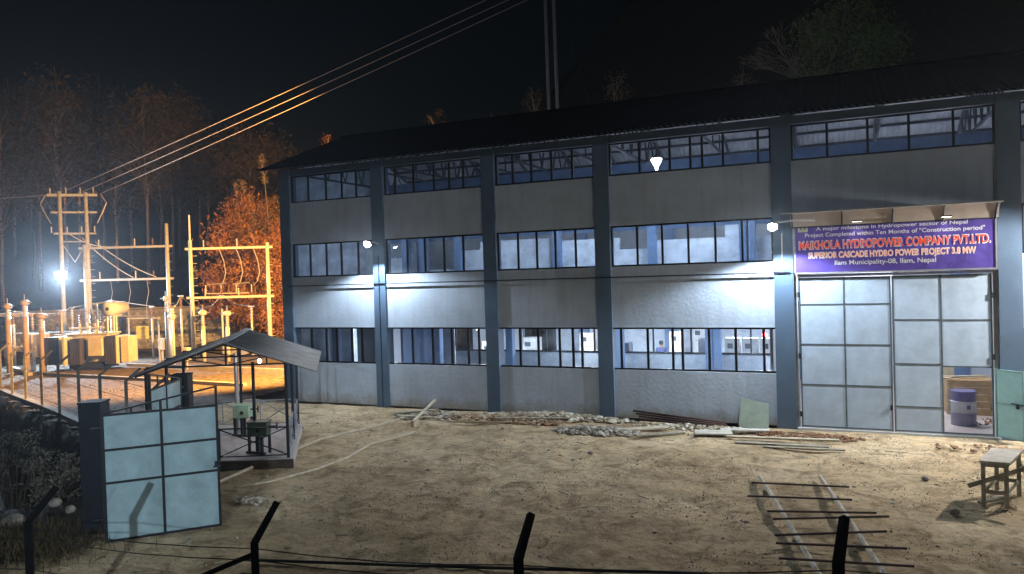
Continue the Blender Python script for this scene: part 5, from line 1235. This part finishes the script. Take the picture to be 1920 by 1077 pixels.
s = MB(); [s.bar((-42.9 + q * rt.x, 35.5 + q * rt.y, -.1), (-42.9 + q * rt.x, 35.5 + q * rt.y, 3.0), .07) for q in (-1.0, 1.0)]; s.bar((-42.9 - rt.x * 1.1, 35.5 - rt.y * 1.1, 2.95), (-42.9 + rt.x * 1.1, 35.5 + rt.y * 1.1, 2.93), .09); s.build('frame', SWM, kb)
for k in range(4): q = -.9 + k * .6; s = MB(); s.insul((-42.9 + q * rt.x, 35.5 + q * rt.y, 3.0), .4, .05); s.build('insulator', PORC, kb)
def WP(px, d): return (rt.x * (px - 960) / 1400 * d + fw.x * d, rt.y * (px - 960) / 1400 * d + fw.y * d)
def support(px, d, h, label, m, r=.09, k=5):
    x, y = WP(px, d); t_ = thing('post_insulator', (x, y, 0), label, 'post insulator', 'post insulators in the switchyard')
    s = MB(); s.tube([(x, y, -.1), (x, y, h - .8)], r, 7); s.build('support', m, t_, smooth=True)
    s = MB(); s.insul((x, y, h - .8), .8, .11, k=k); s.build('insulator', PORC if k % 2 else PORCW, t_)
    MB().box(x - .2, x + .2, y - .07, y + .07, h, h + .09).build('clamp', SWM, t_)
    return Vector((x, y, h + .06))
HPL = [(22, 50, 3.6, 'post insulator behind the leftmost breaker columns', OR, 5), (58, 51, 3.4, 'post insulator between the breaker columns and the bright rail', OR, 4), (104, 52, 3.3, 'thick rusty post just left of the line tower foot', OR, 5),
       (133, 52, 3.7, 'post insulator between the two tower legs', SWM, 4), (178, 53, 3.9, 'post insulator right of the tower, behind the transformer bushings', SWM, 5), (207, 52, 4.1, 'post insulator behind the round conservator', OR, 4),
       (283, 52, 3.6, 'post insulator right of the yellow box', SWM, 5), (322, 47, 3.7, 'pale post with cross clamp right of the middle gantry', CR, 4), (338, 50, 4.3, 'tall slim post between the gantries', SWM, 5),
       (378, 53, 3.3, 'post insulator behind the left leg of the pale gantry', CR, 4), (415, 53, 4.2, 'post insulator touching the lower beam of the pale gantry', CR, 5), (470, 52, 3.4, 'post insulator below the right half of the pale gantry', CR, 4)]
tops = [support(px, d_, h, l, m_, .10 if m_ is OR else .07, k) for (px, d_, h, l, m_, k) in HPL]
for k, (i, j, l) in enumerate([(0, 1, 'bus tube over the left breaker area'), (1, 2, 'bus tube leading to the thick rusty post'), (2, 3, 'bus tube under the tower floodlight'), (3, 4, 'bus tube crossing behind the tower'), (4, 5, 'bus tube behind the conservator'), (5, 6, 'bus tube above the yellow box'), (7, 8, 'short lead between the posts right of the middle gantry'), (8, 9, 'slanting lead up to the pale gantry leg'), (9, 10, 'lead under the lower beam of the pale gantry'), (10, 11, 'rightmost lead under the pale gantry')]):
    o = MB().tube([tops[i], (tops[i] + tops[j]) / 2 + Vector((0, 0, .0 if k < 6 else -.25)), tops[j]], .03, 6).build('bus_tube', WIREM if k > 5 else SWM); tag(o, l, 'bus tube')
for k, (px, d_, z0, l, m_) in enumerate([(52, 53, .9, 'small white box behind the second breaker column', mat('white_box', (.7, .7, .7))), (300, 51, .7, 'small grey marshalling box right of the yellow box', SWM), (345, 45, .5, 'low cream box near the shelter roof', CR), (12, 47, .8, 'ochre box at the left frame edge', OR)]):
    x, y = WP(px, d_); t_ = thing('junction_box', (x, y, 0), l, 'junction box'); MB().box(x - .22, x + .22, y - .16, y + .16, z0, z0 + .8).build('box', m_, t_, bevel=.015); s = MB(); s.bar((x, y, -.05), (x, y, z0), .1); s.build('leg', SWM, t_)
for k in range(3):
    g = Vector((-48.35, 35.45, 0)).lerp(Vector((-43.1, 37.8, 0)), .35 + .2 * k); e = Tp(-.9 + k * .7, .15, 3.78)
    cable([tuple(g + Vector((0, 0, 3.0))), tuple((g + Vector((0, 0, 3.0))).lerp(e, .5) - Vector((0, 0, .25))), tuple(e)], .022, ['left', 'middle', 'right'][k] + ' lead from the gantry jumper to a transformer bushing', 'jumper', group='leads to the transformer bushings')
for k, (a, b_) in enumerate([(Tp(-1.2, -.5, 2.6), Tp(1.2, -.5, 2.6)), (Tp(-1.9, -.9, 2.25), Tp(-.2, -.9, 2.25)), (Tp(1.5, .3, 3.3), Tp(-.4, .3, 2.7))]): s = MB(); s.tube([a, b_], .05, 6); s.build('pipe', CR, TR)
# low kerbs, trenches and the retaining wall behind the yard
for k, (a, b_, h, l) in enumerate([((-44, 29.0, 0), (-27, 28.0, 0), .16, 'nearest low kerb across the switchyard'), ((-42, 33.5, 0), (-28, 33.0, 0), .18, 'second low kerb across the switchyard'), ((-41.0, 40.5, 0), (-30, 41.5, 0), .5, 'low wall behind the pale gantry'), ((-50, 31.0, 0), (-44, 28.5, 0), .2, 'low kerb under the breaker columns')]):
    s = MB(); s.bar(a, b_, .25, h * 2); o = s.build('low_kerb', CONC); tag(o, l, 'kerb')
RW = thing('retaining_wall', (-56, 42, 0), 'grey rubble retaining wall at the back of the switchyard', 'wall')
ra, rb_ = Vector((-66, 38.0, 0)), Vector((-44.5, 46.5, 0)); rd = (rb_ - ra).normalized(); rn = Vector((rd.y, -rd.x, 0)); RL = (rb_ - ra).length
MB().obox((ra + rb_) / 2 + Vector((0, 0, 1.5)) - rn * .25, rd, rn, (0, 0, 1), RL, .5, 3.4).build('core', CONC, RW)
rr = random.Random(9); protos = []
for k in range(6):
    s = MB(); s.rock((0, 0, 0), .22, .75, seed=900 + k); me_ = s.build('stone', STONE, RW, local=True); protos.append(me_)
cnt = 0
for r_ in range(8):
    z = .2 + r_ * .38; a = rr.uniform(0, .3)
    while a < RL and cnt < 290:
        if cnt < 6: o = protos[cnt]
        else: o = protos[rr.randrange(6)].copy(); COL.objects.link(o); o.parent = RW
        q = ra + rd * a + Vector((0, 0, z)) + rn * .02; o.location = q - RW.location; o.scale = (rr.uniform(.9, 1.4), .6, rr.uniform(.8, 1.1)); o.rotation_euler = (0, 0, math.atan2(rd.y, rd.x)); cnt += 1
        a += rr.uniform(.5, .72)
s = MB(); s.bar(ra + Vector((0, 0, 3.3)), rb_ + Vector((0, 0, 3.3)), .6, .12); s.build('coping', CONC, RW)
s = MB()
for z in (2.2, 1.3): s.tube([(-50.5, 31.8, z), (-45.4, 34.0, z)], .05, 6)
o = s.build('walkway_rail', mat('bright_tube', (.7, .7, .68))); tag(o, 'bright horizontal rail behind the left breaker columns', 'rail')
# ================================================================== HAZE
hz = MB().box(-240, 155, -66, 160, -3.2, 84).build('haze', MATS['concrete'], local=True)
hm = bpy.data.materials.new('night_haze'); hm.use_nodes = True; n = hm.node_tree; n.nodes.remove(n.nodes['Principled BSDF'])
pv = n.nodes.new('ShaderNodeVolumePrincipled'); pv.inputs['Density'].default_value = .00062; pv.inputs['Color'].default_value = (.80, .88, 1.0, 1); pv.inputs['Anisotropy'].default_value = .78
n.links.new(pv.outputs[0], n.nodes['Material Output'].inputs['Volume']); hz.data.materials.clear(); hz.data.materials.append(hm); hz['kind'] = 'stuff'
hz['label'] = 'thin night haze glowing round the floodlights'; hz['category'] = 'haze'
